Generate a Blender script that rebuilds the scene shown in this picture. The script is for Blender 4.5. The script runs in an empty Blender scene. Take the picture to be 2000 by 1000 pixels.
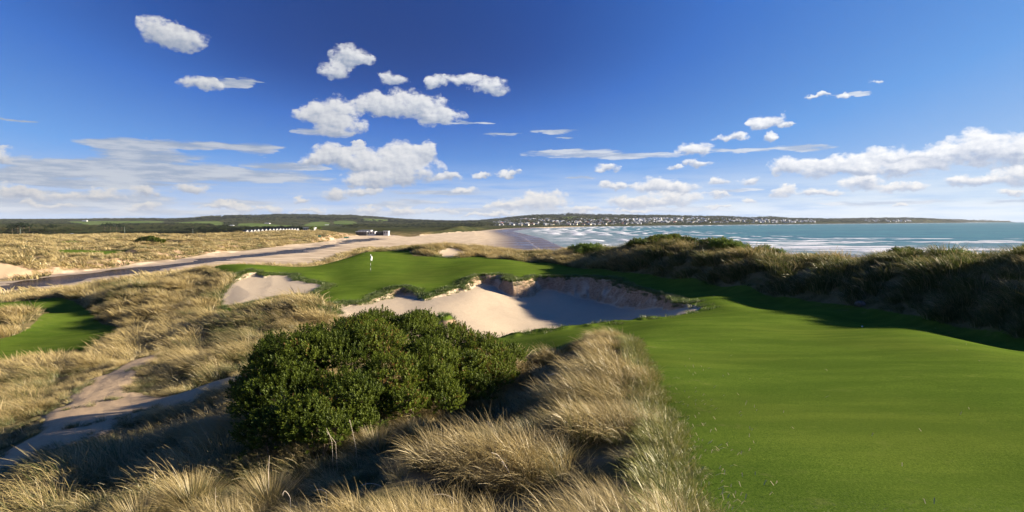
import bpy, math, random
import numpy as np
from mathutils import Vector, noise as mnoise

# ------------------------------------------------------------------ camera, light, exposure
sc = bpy.context.scene
COL = sc.collection
F = 1111.0                        # focal length in pixels of the 2000 px wide picture
PITCH = math.atan(68.0 / F)       # looking slightly down
CZ = 18.0                         # eye height above the sea
cam_d = bpy.data.cameras.new("Camera")
cam = bpy.data.objects.new("Camera", cam_d)
COL.objects.link(cam)
cam.location = (0, 0, CZ)
cam.rotation_euler = (math.radians(90) - PITCH, 0, 0)
cam_d.sensor_width = 36.0
cam_d.lens = 36.0 * F / 2000.0
cam_d.clip_start = 0.1
cam_d.clip_end = 80000
sc.camera = cam

SUN_EL = math.radians(17.5)
SUN_AZ = math.radians(83.0)       # to the right of straight ahead
SUN = Vector((math.cos(SUN_EL) * math.sin(SUN_AZ), math.cos(SUN_EL) * math.cos(SUN_AZ), math.sin(SUN_EL)))
sl = bpy.data.lights.new("Sun", 'SUN')
sl.energy = 5.0
sl.angle = math.radians(0.55)
sl.color = (1.0, 0.87, 0.70)
so = bpy.data.objects.new("Sun", sl)
COL.objects.link(so)
so.rotation_euler = (-SUN).to_track_quat('-Z', 'Y').to_euler()
so.location = (60, 20, 60)
sc.view_settings.view_transform = 'Standard'
sc.view_settings.look = 'None'
sc.view_settings.exposure = 1.65
sc.view_settings.gamma = 1.0


class NT:
    """small helper round a node tree"""
    def __init__(self, tree):
        self.t = tree
        self.n = tree.nodes
        self.l = tree.links

    def add(self, kind, **kw):
        nd = self.n.new(kind)
        for k, v in kw.items():
            setattr(nd, k, v)
        return nd

    def set(self, sock, v):
        if isinstance(v, bpy.types.NodeSocket):
            self.l.new(v, sock)
        elif v is not None:
            try:
                sock.default_value = v
            except Exception:
                if isinstance(v, (int, float)):
                    sock.default_value = (v,) * len(sock.default_value)
                elif len(v) == 3:
                    sock.default_value = tuple(v) + (1,)

    def math(self, op, a, b=None, c=None, clamp=False):
        nd = self.add('ShaderNodeMath', operation=op, use_clamp=clamp)
        for i, v in enumerate((a, b, c)):
            if v is not None:
                self.set(nd.inputs[i], v)
        return nd.outputs[0]

    def vm(self, op, a, b=None, c=None, s=None):
        nd = self.add('ShaderNodeVectorMath', operation=op)
        for i, v in enumerate((a, b, c)):
            if v is not None:
                self.set(nd.inputs[i], v)
        if s is not None:
            self.set(nd.inputs['Scale'], s)
        return nd.outputs['Value'] if op in ('LENGTH', 'DOT_PRODUCT', 'DISTANCE') else nd.outputs['Vector']

    def ramp(self, x, a, b, lo=0.0, hi=1.0, smooth=True):
        nd = self.add('ShaderNodeMapRange', interpolation_type='SMOOTHSTEP' if smooth else 'LINEAR')
        self.set(nd.inputs['Value'], x)
        self.set(nd.inputs['From Min'], a)
        self.set(nd.inputs['From Max'], b)
        self.set(nd.inputs['To Min'], lo)
        self.set(nd.inputs['To Max'], hi)
        return nd.outputs['Result']

    def mix(self, f, a, b, blend='MIX'):
        nd = self.add('ShaderNodeMix', data_type='RGBA', blend_type=blend)
        self.set(nd.inputs['Factor'], f)
        self.set(nd.inputs[6], a)
        self.set(nd.inputs[7], b)
        return nd.outputs[2]

    def noise(self, vec, scale, detail=4, rough=0.55, dist=0.0, out=0):
        nd = self.add('ShaderNodeTexNoise')
        if vec is not None:
            self.l.new(vec, nd.inputs['Vector'])
        nd.inputs['Scale'].default_value = scale
        nd.inputs['Detail'].default_value = detail
        nd.inputs['Roughness'].default_value = rough
        nd.inputs['Distortion'].default_value = dist
        return nd.outputs[out]

    def comb(self, x, y, z):
        nd = self.add('ShaderNodeCombineXYZ')
        for i, v in enumerate((x, y, z)):
            self.set(nd.inputs[i], v)
        return nd.outputs[0]

    def sep(self, v):
        nd = self.add('ShaderNodeSeparateXYZ')
        self.l.new(v, nd.inputs[0])
        return nd.outputs

    def attr(self, name, kind='GEOMETRY', out='Fac'):
        nd = self.add('ShaderNodeAttribute', attribute_name=name, attribute_type=kind)
        return nd.outputs[out]


# ------------------------------------------------------------------ sky
def pix_dir(u, v):
    a = (u - 1000.0) / F
    b = -(v - 500.0) / F
    return np.array([a, math.cos(PITCH) + b * math.sin(PITCH), -math.sin(PITCH) + b * math.cos(PITCH)])


def azel(u, v):
    d = pix_dir(u, v)
    return math.atan2(d[0], d[1]), math.atan2(d[2], math.hypot(d[0], d[1]))


world = bpy.data.worlds.new("World")
sc.world = world
world.use_nodes = True
W = NT(world.node_tree)
for n in list(W.n):
    W.n.remove(n)
wout = W.add('ShaderNodeOutputWorld')
bg = W.add('ShaderNodeBackground')
W.l.new(bg.outputs[0], wout.inputs[0])
sky = W.add('ShaderNodeTexSky', sky_type='NISHITA')
sky.sun_disc = False
sky.sun_elevation = SUN_EL
sky.sun_rotation = SUN_AZ
sky.altitude = 20
sky.air_density = 1.0
sky.dust_density = 0.3
sky.ozone_density = 2.0
SKY_STRENGTH = 0.07
SKY_GAIN = 1.0 / (SKY_STRENGTH * 3.14)     # 3.14: the exposure
bg.inputs['Strength'].default_value = SKY_STRENGTH
tc = W.add('ShaderNodeTexCoord')
D = W.vm('NORMALIZE', tc.outputs['Generated'])
dx, dy, dz = W.sep(D)
# polarised blue: the sky at right angles to the sun is deeper
cs = W.vm('DOT_PRODUCT', D, tuple(SUN))
c2 = W.math('MULTIPLY', cs, cs)
pol = W.math('DIVIDE', W.math('SUBTRACT', 1.0, c2), W.math('ADD', 1.0, c2))
el_f = W.ramp(dz, 0.0, 0.30, 0.0, 0.80)
polk = W.math('SUBTRACT', 1.0, W.math('MULTIPLY', W.math('POWER', pol, 2.0), el_f))
bw = W.add('ShaderNodeRGBToBW')
W.l.new(sky.outputs[0], bw.inputs[0])
lum = W.math('MULTIPLY', W.math('MULTIPLY', bw.outputs[0], 0.09), polk)
cr = W.add('ShaderNodeValToRGB')
W.l.new(lum, cr.inputs[0])
stops = [(0.0, (0.005, 0.031, 0.17)), (0.075, (0.014, 0.077, 0.345)), (0.16, (0.042, 0.168, 0.58)), (0.36, (0.140, 0.36, 0.80)), (0.78, (0.50, 0.70, 0.93)), (1.0, (0.66, 0.80, 0.96))]
while len(cr.color_ramp.elements) < len(stops):
    cr.color_ramp.elements.new(0.5)
for e_, (p_, c_) in zip(cr.color_ramp.elements, stops):
    e_.position = p_
    e_.color = c_ + (1,)
skyc = W.vm('SCALE', cr.outputs[0], s=SKY_GAIN)

# clouds live on the directions of the sky: azimuth / elevation ellipses broken up by noise
CUM = [(312, 60, 46, 28), (362, 76, 48, 28), (392, 162, 50, 17), (684, 110, 40, 26), (655, 138, 30, 20), (712, 118, 26, 14),
       (768, 155, 32, 15), (846, 160, 22, 11), (898, 155, 40, 11), (955, 168, 42, 19),
       (604, 222, 34, 22), (655, 218, 52, 30), (660, 246, 60, 20), (745, 205, 58, 26), (800, 205, 80, 30), (862, 228, 50, 20),
       (650, 296, 46, 22), (615, 312, 30, 14), (700, 312, 80, 26), (790, 300, 50, 26), (832, 296, 22, 22), (780, 330, 90, 30),
       (730, 352, 70, 18), (876, 346, 28, 10), (692, 285, 18, 8), (655, 381, 30, 12), (712, 376, 34, 9),
       (375, 368, 36, 14), (592, 388, 22, 6), (536, 409, 17, 9), (282, 375, 30, 12),
       (60, 380, 70, 14), (180, 380, 60, 12), (275, 402, 34, 8), (100, 403, 60, 8), (30, 372, 40, 12),
       (906, 370, 26, 8), (942, 340, 22, 6), (992, 338, 26, 7), (1060, 385, 46, 16), (1040, 398, 80, 14), (985, 404, 40, 8),
       (1355, 291, 38, 15), (1182, 330, 26, 9), (1362, 320, 30, 8), (1320, 330, 18, 5), (1285, 362, 50, 16), (1325, 366, 44, 12),
       (1200, 361, 38, 6), (1230, 392, 55, 12), (1310, 388, 66, 14), (1400, 354, 22, 8), (1458, 351, 26, 8),
       (1500, 238, 34, 15), (1480, 245, 20, 10), (1536, 246, 20, 6), (1428, 270, 36, 8), (1500, 268, 16, 8), (1716, 158, 17, 4),
       (1610, 184, 16, 6), (1645, 188, 16, 6), (1530, 324, 34, 22), (1585, 330, 50, 20), (1660, 322, 60, 22), (1740, 306, 60, 22),
       (1740, 330, 110, 16), (1830, 305, 60, 24), (1900, 286, 60, 34), (1975, 292, 90, 36), (2080, 300, 90, 40),
       (1680, 356, 50, 14), (1760, 364, 56, 11), (1530, 374, 26, 12), (1600, 378, 52, 9), (1900, 350, 56, 14), (1980, 342, 56, 22),
       (1405, 380, 30, 6), (1465, 392, 20, 7), (1970, 374, 34, 8), (1760, 402, 15, 5), (1590, 187, 14, 4),
       (440, 402, 50, 7), (480, 408, 40, 6), (720, 410, 24, 7), (790, 412, 34, 8), (860, 410, 30, 7), (1140, 410, 40, 6), (1240, 412, 40, 6),
       (1400, 404, 30, 4), (-60, 300, 90, 20), (2200, 250, 80, 30), (600, 412, 40, 5), (960, 418, 60, 5)]
STR = [(230, 284, 90, 10), (340, 282, 150, 9), (500, 292, 60, 12), (290, 302, 110, 14), (150, 325, 190, 18), (300, 335, 200, 26),
       (500, 345, 150, 14), (560, 326, 80, 8), (40, 345, 120, 18), (220, 360, 160, 10), (60, 395, 150, 26), (230, 395, 130, 22),
       (640, 262, 60, 8), (900, 240, 60, 3), (980, 262, 40, 3), (850, 376, 100, 4), (430, 160, 40, 9), (475, 162, 26, 8),
       (1085, 258, 48, 4), (1100, 268, 28, 3), (1120, 300, 100, 8), (1230, 305, 110, 7), (1130, 346, 40, 3), (1480, 292, 130, 4),
       (1580, 290, 60, 4), (1660, 186, 40, 3), (820, 393, 60, 4), (460, 397, 80, 8), (740, 415, 100, 7), (1060, 412, 120, 9),
       (1300, 408, 140, 8), (1720, 396, 160, 5), (30, 233, 50, 3), (760, 400, 60, 5), (350, 416, 200, 6), (1980, 390, 100, 6), (1440, 372, 60, 4), (910, 412, 90, 8)]
az = W.math('ARCTAN2', dx, dy)
el = W.math('ARCSINE', dz)
P = W.comb(az, el, 1.0)
Pn = W.comb(W.math('MULTIPLY', az, 1.0), W.math('MULTIPLY', el, 1.35), 0.0)


def cloud_field(lst, warp_scale, warp_amt, stretch):
    wn = W.noise(W.vm('MULTIPLY', Pn, (1.0, stretch, 1.0)), warp_scale, 5, 0.6, out=1)
    w = W.vm('SUBTRACT', wn, (0.5, 0.5, 0.5))
    p = W.vm('MULTIPLY_ADD', w, (warp_amt, warp_amt * 0.8 / stretch, 0.0), P)
    acc = None
    p0 = p
    for (u, v, ru, rv) in lst:
        a, e = azel(u, v)
        a2, _ = azel(u + ru, v)
        _, e2 = azel(u, v - rv)
        ra, re = abs(a2 - a) * 1.12 + 1e-4, abs(e2 - e) * 1.12 + 1e-4
        if acc is not None:      # one after the other, or the node stack overflows
            p = W.vm('MULTIPLY_ADD', acc, (1e-7, 1e-7, 0.0), p0)
        q = W.vm('MULTIPLY_ADD', p, (1 / ra, 1 / re, 0.0), (-a / ra, -e / re, 1.0))
        dd = W.vm('DOT_PRODUCT', q, q)
        f = W.math('SUBTRACT', 2.0, dd, clamp=True)
        if acc is None:
            acc = W.vm('SCALE', q, s=f)
        else:
            acc = W.vm('MULTIPLY_ADD', q, f, acc)
    return W.sep(acc)


fx, fy, fs = cloud_field(CUM, 30.0, 0.042, 1.0)
n1 = W.noise(Pn, 46.0, 7, 0.62)
n2 = W.noise(W.vm('ADD', Pn, (0.0045, 0.005, 0)), 46.0, 7, 0.62)
nbig = W.noise(Pn, 14.0, 2, 0.5)
dens_c = W.ramp(W.math('ADD', W.ramp(fs, 0.0, 0.12, -2.0, 0.0, False), W.math('ADD', W.math('MINIMUM', fs, 1.0), W.math('MULTIPLY', W.math('SUBTRACT', n1, 0.52), 2.5))), -0.04, 0.80)
rely = W.math('DIVIDE', fy, W.math('MAXIMUM', fs, 0.05))
# sunlit edges on the right and on top, grey undersides
relief = W.math('MULTIPLY', W.math('SUBTRACT', n1, n2), 1.4)
lit = W.math('ADD', W.math('ADD', W.ramp(rely, -0.7, 0.35, 0.0, 0.82), relief), W.math('MULTIPLY', W.math('SUBTRACT', 1.0, dens_c), 0.2), clamp=True)
cl_hi = W.mix(W.ramp(dz, 0.0, 0.10), (0.88, 0.84, 0.77, 1), (0.92, 0.93, 0.95, 1))
cl_lo = (0.38, 0.45, 0.59, 1)
ccol = W.mix(lit, cl_lo, cl_hi)
# brighter towards the sun
gain = W.ramp(cs, -0.5, 0.75, 0.78, 1.12)
ccol = W.vm('SCALE', ccol, s=W.math('MULTIPLY', gain, SKY_GAIN))

gx, gy, gs = cloud_field(STR, 16.0, 0.10, 4.0)
m1 = W.noise(W.vm('MULTIPLY', Pn, (1.0, 5.0, 1.0)), 14.0, 6, 0.62)
dens_s = W.ramp(W.math('ADD', W.ramp(gs, 0.0, 0.2, -2.0, 0.0, False), W.math('ADD', W.math('MINIMUM', gs, 1.0), W.math('MULTIPLY', W.math('SUBTRACT', m1, 0.52), 2.4))), -0.10, 0.80, 0.0, 0.86)
scol = W.mix(W.ramp(m1, 0.4, 0.62), (0.40, 0.48, 0.62, 1), (0.70, 0.74, 0.80, 1))
scol = W.vm('SCALE', scol, s=W.math('MULTIPLY', gain, SKY_GAIN))
# faint veil low over the horizon
veil = W.math('MULTIPLY', W.ramp(el, 0.115, 0.0), W.ramp(W.noise(W.vm('MULTIPLY', Pn, (1.0, 9.0, 1.0)), 6.0, 4, 0.6), 0.28, 0.60, 0.18, 0.92))
vcol = W.mix(W.ramp(az, -0.6, 0.6), (0.46, 0.55, 0.70, 1), (0.80, 0.88, 0.95, 1))
vcol = W.vm('SCALE', vcol, s=SKY_GAIN)
tot = W.mix(veil, skyc, vcol)
tot = W.mix(dens_s, tot, scol)
tot = W.mix(dens_c, tot, ccol)
W.l.new(tot, bg.inputs['Color'])
try:
    world.cycles.sampling_method = 'MANUAL'
    world.cycles.sample_map_resolution = 512
except Exception:
    pass

# ------------------------------------------------------------------ numpy tools
rng = np.random.default_rng(7)
random.seed(7)


def _hash(ix, iy, seed):
    h = (ix.astype(np.int64) * 374761393 + iy.astype(np.int64) * 668265263 + seed * 1442695041) & 0x7FFFFFFF
    h = (h ^ (h >> 13)) * 1274126177 & 0x7FFFFFFF
    h = (h ^ (h >> 16)) & 0x7FFFFFFF
    return h.astype(np.float64) / 0x7FFFFFFF


def vnoise(x, y, seed=0):
    ix = np.floor(x)
    iy = np.floor(y)
    fx_ = x - ix
    fy_ = y - iy
    ux = fx_ * fx_ * fx_ * (fx_ * (fx_ * 6 - 15) + 10)
    uy = fy_ * fy_ * fy_ * (fy_ * (fy_ * 6 - 15) + 10)
    a = _hash(ix, iy, seed)
    b = _hash(ix + 1, iy, seed)
    c = _hash(ix, iy + 1, seed)
    d = _hash(ix + 1, iy + 1, seed)
    return (a + (b - a) * ux) * (1 - uy) + (c + (d - c) * ux) * uy


def fbm(x, y, oct=4, seed=0, gain_=0.5):
    s = np.zeros_like(x)
    a, tot_ = 1.0, 0.0
    for k in range(oct):
        ca, sa = math.cos(k * 0.7 + 0.3), math.sin(k * 0.7 + 0.3)
        xr, yr = x * ca - y * sa, x * sa + y * ca
        s += a * (vnoise(xr * 2 ** k, yr * 2 ** k, seed + k) * 2 - 1)
        tot_ += a
        a *= gain_
    return s / tot_


def sstep(x, a, b):
    t = np.clip((x - a) / (b - a), 0, 1)
    return t * t * (3 - 2 * t)


def pt(u, v, Y):
    d = pix_dir(u, v)
    k = Y / d[1]
    return (d[0] * k, Y, CZ + d[2] * k)


def ptz(u, v, z):
    d = pix_dir(u, v)
    k = (z - CZ) / d[2]
    return (d[0] * k, d[1] * k, z)


def warp(x, y):
    r = np.hypot(x, y) + 1e-9
    g = np.log1p(r / 8.0)
    return np.stack([x / r * g, y / r * g], -1)


class RBF:
    def __init__(self, pts, c=0.07, reg=1e-4):
        p = np.array(pts, float)
        self.q = warp(p[:, 0], p[:, 1])
        self.c2 = c * c
        n = len(p)
        A = np.sqrt(((self.q[:, None] - self.q[None]) ** 2).sum(-1) + self.c2)
        M = np.zeros((n + 3, n + 3))
        M[:n, :n] = A - np.eye(n) * reg * 20
        M[:n, n] = 1
        M[:n, n + 1:] = self.q
        M[n:, :n] = M[:n, n:].T
        b = np.zeros(n + 3)
        b[:n] = p[:, 2]
        self.w = np.linalg.solve(M, b)

    def __call__(self, x, y):
        q = warp(x, y)
        out = np.empty(len(q))
        n = len(self.q)
        for i in range(0, len(q), 40000):
            qq = q[i:i + 40000]
            d2 = (qq[:, :1] - self.q[None, :, 0]) ** 2 + (qq[:, 1:] - self.q[None, :, 1]) ** 2 + self.c2
            out[i:i + 40000] = np.sqrt(d2) @ self.w[:n] + self.w[n] + qq @ self.w[n + 1:]
        return out


def poly_sd(x, y, poly, margin=0):
    """signed distance, positive inside; far from the polygon's box it is a cheap bound"""
    P_ = np.array(poly, float)[:, :2]
    lo, hi = P_.min(0), P_.max(0)
    ddx = np.maximum(np.maximum(lo[0] - x, x - hi[0]), 0)
    ddy = np.maximum(np.maximum(lo[1] - y, y - hi[1]), 0)
    out = -np.hypot(ddx, ddy) - 1e-3
    m = np.nonzero(out > -max(margin, 0.35 * max(8.0, min(80.0, (hi - lo).max()))))[0]
    X, Y_ = x[m], y[m]
    d2 = np.full(len(m), 1e18)
    inside = np.zeros(len(m), bool)
    n = len(P_)
    for i in range(n):
        ax, ay = P_[i]
        bx, by = P_[(i + 1) % n]
        ex, ey = bx - ax, by - ay
        L = ex * ex + ey * ey + 1e-12
        t = np.clip(((X - ax) * ex + (Y_ - ay) * ey) / L, 0, 1)
        d2 = np.minimum(d2, (X - ax - t * ex) ** 2 + (Y_ - ay - t * ey) ** 2)
        if ay != by:
            c = ((ay > Y_) != (by > Y_)) & (X < ex * (Y_ - ay) / (by - ay) + ax)
            inside ^= c
    d = np.sqrt(d2)
    out[m] = np.where(inside, d, -d)
    return out


# ------------------------------------------------------------------ the lie of the land
CP = []          # (x, y, z)


def cp(*rows):
    for r in rows:
        CP.append(pt(*r))


def wp(*rows):
    for r in rows:
        CP.append(r)


# right-hand fairway falling away from the tee
for u in (1380, 1650, 2000):
    cp((u, 1000, 6.0), (u, 850, 9.5), (u, 760, 13.5), (u, 700, 18.5))
cp((1300, 660, 24), (1600, 660, 24), (1900, 668, 23), (1300, 628, 31), (1600, 628, 31.5), (1800, 640, 28.5), (1450, 605, 37), (1600, 605, 37.5))
wp((0, -8, 16.6), (0, 0, 16.3), (1, 2.5, 16.0), (4, 1, 15.9), (12, 0, 15.8), (12, -12, 16), (-6, 0, 14.6), (-14, -2, 12.5), (-25, 0, 10), (-6, -14, 16),
   (28, 0, 15.0), (24, 10, 14.2), (-30, -20, 10), (30, -25, 16))
# foreground ridge and the slope left of it
cp((1300, 1000, 6.0), (1290, 850, 9.6), (1240, 740, 14.8), (1235, 672, 22.0), (1185, 695, 21.0), (1130, 753, 17.0), (1050, 852, 12.8), (950, 908, 10.7), (800, 975, 9.0), (640, 1065, 7.8),
   (1000, 1060, 6.7), (1120, 905, 9.0), (1200, 812, 12.5), (1175, 852, 10.5), (1050, 880, 10.4))
cp((1090, 722, 22.3), (1000, 785, 18.8), (850, 834, 16.3), (700, 888, 14.8), (560, 974, 12.6), (480, 1052, 10.8),
   (900, 772, 20.5), (700, 832, 17.3), (560, 906, 15.4), (1030, 710, 24), (470, 860, 17.5), (420, 974, 12.5), (300, 990, 12.8), (120, 1040, 11.8), (0, 1045, 12.6), (200, 912, 16.5), (330, 880, 18.5))
wp((-2.5, 4, 14.0), (-1, 2.2, 15.4))
cp((0, 920, 18.3), (100, 850, 22), (230, 780, 27), (330, 700, 36), (440, 762, 24.5), (300, 800, 24.5), (-200, 920, 17), (-200, 800, 26))
cp((0, 840, 23.5), (50, 740, 34), (0, 718, 40), (200, 700, 38), (130, 650, 52), (130, 605, 66), (0, 598, 68), (0, 650, 52), (-300, 650, 50), (-300, 600, 64),
   (-100, 585, 80), (0, 588, 80), (100, 580, 84), (210, 640, 53), (170, 612, 62))
cp((-600, 640, 50), (-600, 590, 70))
# dunes between the left fairway and the left bunker
cp((200, 572, 80), (250, 590, 63), (240, 620, 58), (300, 620, 55), (300, 560, 72), (370, 545, 74), (400, 562, 66), (430, 602, 55), (350, 650, 46), (250, 665, 46),
   (420, 645, 44), (400, 700, 34), (480, 655, 40), (560, 655, 38), (480, 700, 31), (520, 603, 47), (600, 608, 45), (640, 622, 43), (645, 660, 37))
# left bunker rim, green
cp((430, 600, 55), (530, 583, 58), (600, 576, 60), (625, 560, 64), (470, 534, 70), (540, 536, 72), (590, 550, 67), (420, 520, 81), (500, 519, 84), (560, 522, 84), (610, 520, 83),
   (650, 592, 51), (700, 592, 52.5), (750, 578, 57), (650, 540, 72), (720, 533, 73), (850, 560, 62), (800, 530, 75), (900, 545, 66), (650, 512, 86), (690, 500, 92),
   (740, 492, 98), (800, 500, 90), (880, 500, 92), (850, 490, 98), (930, 497, 96), (1000, 520, 74), (1000, 507, 86), (930, 525, 72))
# round the big bunker
cp((735, 580, 56), (790, 566, 60), (830, 583, 56), (870, 574, 58), (900, 566, 60), (935, 538, 67.5), (1000, 540, 67), (1050, 541, 67), (1120, 541, 66), (1190, 547, 62.5),
   (1260, 568, 54), (1310, 585, 47), (1370, 600, 40.5), (1300, 620, 36.5), (1200, 633, 35), (1100, 642, 34.5), (1000, 655, 34), (900, 682, 31), (780, 690, 31),
   (650, 604, 49), (1100, 660, 29), (1180, 645, 31), (1040, 682, 27.5), (1100, 525, 74), (1250, 545, 61), (1400, 580, 44.5))
# seaward ridge: foot, crest, and the fall to the beach behind
foot = [(1060, 512, 83), (1130, 522, 75), (1300, 541, 60), (1400, 556, 53), (1500, 574, 47), (1600, 588, 42), (1700, 602, 37.5), (1800, 617, 33.5), (1900, 637, 29.5), (2000, 660, 25.5)]
cp(*foot)
crest = [(u_, v_ + (10 if u_ > 1550 else 5 if u_ > 1150 else 0), Y_) for u_, v_, Y_ in [(860, 484, 108), (940, 488, 108), (1000, 495, 99), (1050, 497, 95), (1100, 494, 91), (1200, 489, 82), (1250, 484, 77), (1300, 481, 72), (1400, 489, 65), (1500, 503, 58),
         (1600, 513, 53), (1700, 515, 49), (1800, 510, 45), (1900, 514, 40.5), (2000, 513, 36)]]
cp(*crest)
for (u, v, Y), Yf in zip(crest[3:], [83, 79, 69, 65, 60, 53, 47, 42, 37.5, 33.5, 29.5, 25.5]):
    cp((u, v + 11 + 90 / Y, Yf + (Y - Yf) * 0.36))
for (u, v, Y) in crest:
    x, y, z = pt(u, v, Y)
    wp((x * 1.10 + 1.5, y * 1.08 + 1.5, z - 0.7), (x * 1.25 + 4, y * 1.22 + 4, min(z - 4.5, 8)), (x * 1.5 + 12, y * 1.5 + 12, 4.0))
wp((33, 30, 15.7), (35, 22, 15.7), (38, 10, 15.8), (42, -5, 15.8), (27.5, 22, 13.2), (29, 14, 14), (46, 36, 10), (52, 20, 9), (60, 0, 8), (75, 40, 4), (90, 0, 4))
# behind the green and down to the river flats
for (u, v, Y) in [(420, 520, 81), (500, 519, 84), (560, 522, 84), (610, 520, 83), (650, 512, 86), (700, 495, 96), (760, 489, 102)]:
    x, y, z = pt(u, v, Y)
    wp((x * 1.06, y * 1.06, z - 1.2), (x * 1.22, y * 1.25, 4.5), (x * 1.45, y * 1.5, 1.6))
for (u, v, Y) in [(-300, 585, 82), (-100, 586, 84), (0, 588, 84), (100, 580, 88), (200, 574, 90), (300, 556, 92)]:
    x, y, z = pt(u, v, Y)
    wp((x * 1.12, y * 1.12, z - 1.4), (x * 1.35, y * 1.38, 2.6))
cp((170, 570, 97), (250, 558, 105), (330, 545, 112), (400, 534, 118))
# across the river
cp((0, 545, 164), (0, 533, 166), (0, 512, 176), (-300, 510, 176), (-300, 548, 162), (0, 500, 195), (0, 482, 262), (0, 467, 340), (100, 465, 400), (100, 480, 290), (100, 500, 210), (100, 520, 184),
   (100, 530, 180), (200, 529, 187), (200, 515, 200), (200, 500, 225), (200, 485, 285), (190, 463, 400), (250, 461, 420), (300, 463, 430), (300, 480, 300), (300, 497, 245), (300, 510, 232),
   (400, 500, 272), (400, 488, 290), (400, 475, 340), (400, 463, 430), (500, 485, 348), (500, 474, 375), (500, 461, 470), (600, 477, 405), (600, 464, 470), (600, 456, 540),
   (600, 451, 575), (560, 452, 560), (640, 453, 575), (600, 452, 640), (700, 466, 560), (700, 458, 640), (750, 457, 650), (800, 460, 650), (850, 452, 760), (880, 447, 830),
   (920, 443, 900), (940, 448, 880), (900, 441, 950), (800, 449, 800), (-400, 480, 262), (-400, 466, 340))
# beach
for r in [(700, 475), (800, 472), (900, 474), (900, 462), (960, 455), (850, 462), (1000, 470)]:
    CP.append(ptz(r[0], r[1], 1.4))
# flat behind the dunes
for u in (-500, -200, 100, 400, 700, 850):
    a = (u - 1000) / F
    wp((a * 620, 620, 4.0), (a * 900, 900, 3.5), (a * 1300, 1300, 3.0))
# the hills
cp((0, 434.5, 2600), (-300, 434, 2600), (-700, 433, 2600), (120, 433, 3000), (200, 431.5, 3050), (300, 430.5, 3200), (350, 431, 3400), (420, 425, 3800), (480, 424, 4000), (540, 422, 4050), (600, 422, 4200),
   (700, 423.5, 4200), (750, 428, 4200), (800, 432, 4200), (880, 434.5, 4300), (930, 434, 4500), (970, 430, 4700), (1000, 427, 4800), (1050, 422.5, 4800), (1120, 420.5, 4800), (1200, 421.5, 4800), (1300, 423, 4900),
   (1400, 424.5, 5000), (1500, 425.5, 5200), (1600, 429, 5500), (1700, 429, 5800), (1780, 427.5, 6200), (1830, 429.5, 7000), (1880, 431.5, 8000), (1950, 431.2, 10000), (2000, 431, 10500), (2400, 431, 11000))
cp((0, 441, 1900), (200, 442, 1850), (450, 441, 2000), (550, 440, 2200), (650, 438.5, 2400), (750, 438.5, 2400), (850, 440, 2000), (900, 439, 2400),
   (1000, 441, 2050), (1100, 440.2, 2350), (1200, 439.4, 2600), (1300, 438.4, 2950), (1500, 436.8, 3700), (1700, 435.5, 4900), (1880, 434, 7600))
for u in (-500, 0, 500, 1000, 1500):
    a = (u - 1000) / F
    wp((a * 6500, 6500, 20), (a * 9500, 9500, 5))
base_rbf = RBF(CP)

COAST = [(3000, -900), (1500, 130), (500, 265), (200, 300)] + [ptz(*r)[:2] for r in
         [(1130, 495, 0), (1085, 476, 0), (1060, 465, 0), (1003, 451.5, 0), (1040, 446.3, 0), (1150, 442.8, 0), (1290, 440.7, 0), (1370, 439.8, 0), (1500, 438.2, 0), (1700, 436.6, 0), (1885, 435, 0), (1893, 434.5, 0), (2000, 434, 0), (2400, 434, 0)]] + [(60000, 12000), (60000, -20000)]
RIV_UP = [(-500, 556), (-200, 555), (0, 553), (100, 541), (230, 526), (330, 515), (400, 504.5), (500, 494), (600, 485), (645, 478.5), (690, 467), (735, 465)]
RIV_LO = [(735, 468), (700, 472), (665, 480), (620, 488), (520, 500), (420, 509), (360, 519), (260, 533), (150, 553), (60, 562), (0, 568), (-200, 574), (-500, 578)]
RIVER = [ptz(u, v, 1.0)[:2] for u, v in RIV_UP + RIV_LO]


def zpoly(lst, z):
    return np.array([ptz(u, v, z)[:2] for u, v in lst])


FLATS_P = zpoly([(-500, 552), (0, 549.5), (60, 545), (100, 537), (160, 529), (230, 521), (330, 508), (400, 499), (450, 493), (500, 487), (560, 481), (600, 477), (640, 472), (675, 463), (735, 459), (800, 463), (860, 456.5), (925, 452.5), (960, 448.5), (985, 446.3),
               (1010, 445), (1100, 442.6)], 1.2).tolist() + [(600, 2300), (900, 2600), (1500, 3230), (3000, 4350), (3100, 4200), (1000, 2500), (100, 1200), (150, 500), (600, 250), (600, 195), (150, 210)] + \
    zpoly([(1000, 500), (900, 486), (800, 482), (700, 486), (640, 507), (600, 518), (520, 520), (430, 520), (330, 533), (260, 541), (150, 560), (0, 576), (-500, 585)], 1.2).tolist()


def riv_d(x, y):
    r = np.hypot(x, y)
    k = 1 + 1.2 * sstep(r, 200, 420)
    d = poly_sd(x + 6 * k * fbm(x / 26, y / 22, 3, 150), y + 5 * k * fbm(x / 18, y / 16, 3, 151) + 3, RIVER)
    return d - 6 * sstep(fbm(x / 42, y / 11, 3, 160), 0.24, 0.5)


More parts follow.
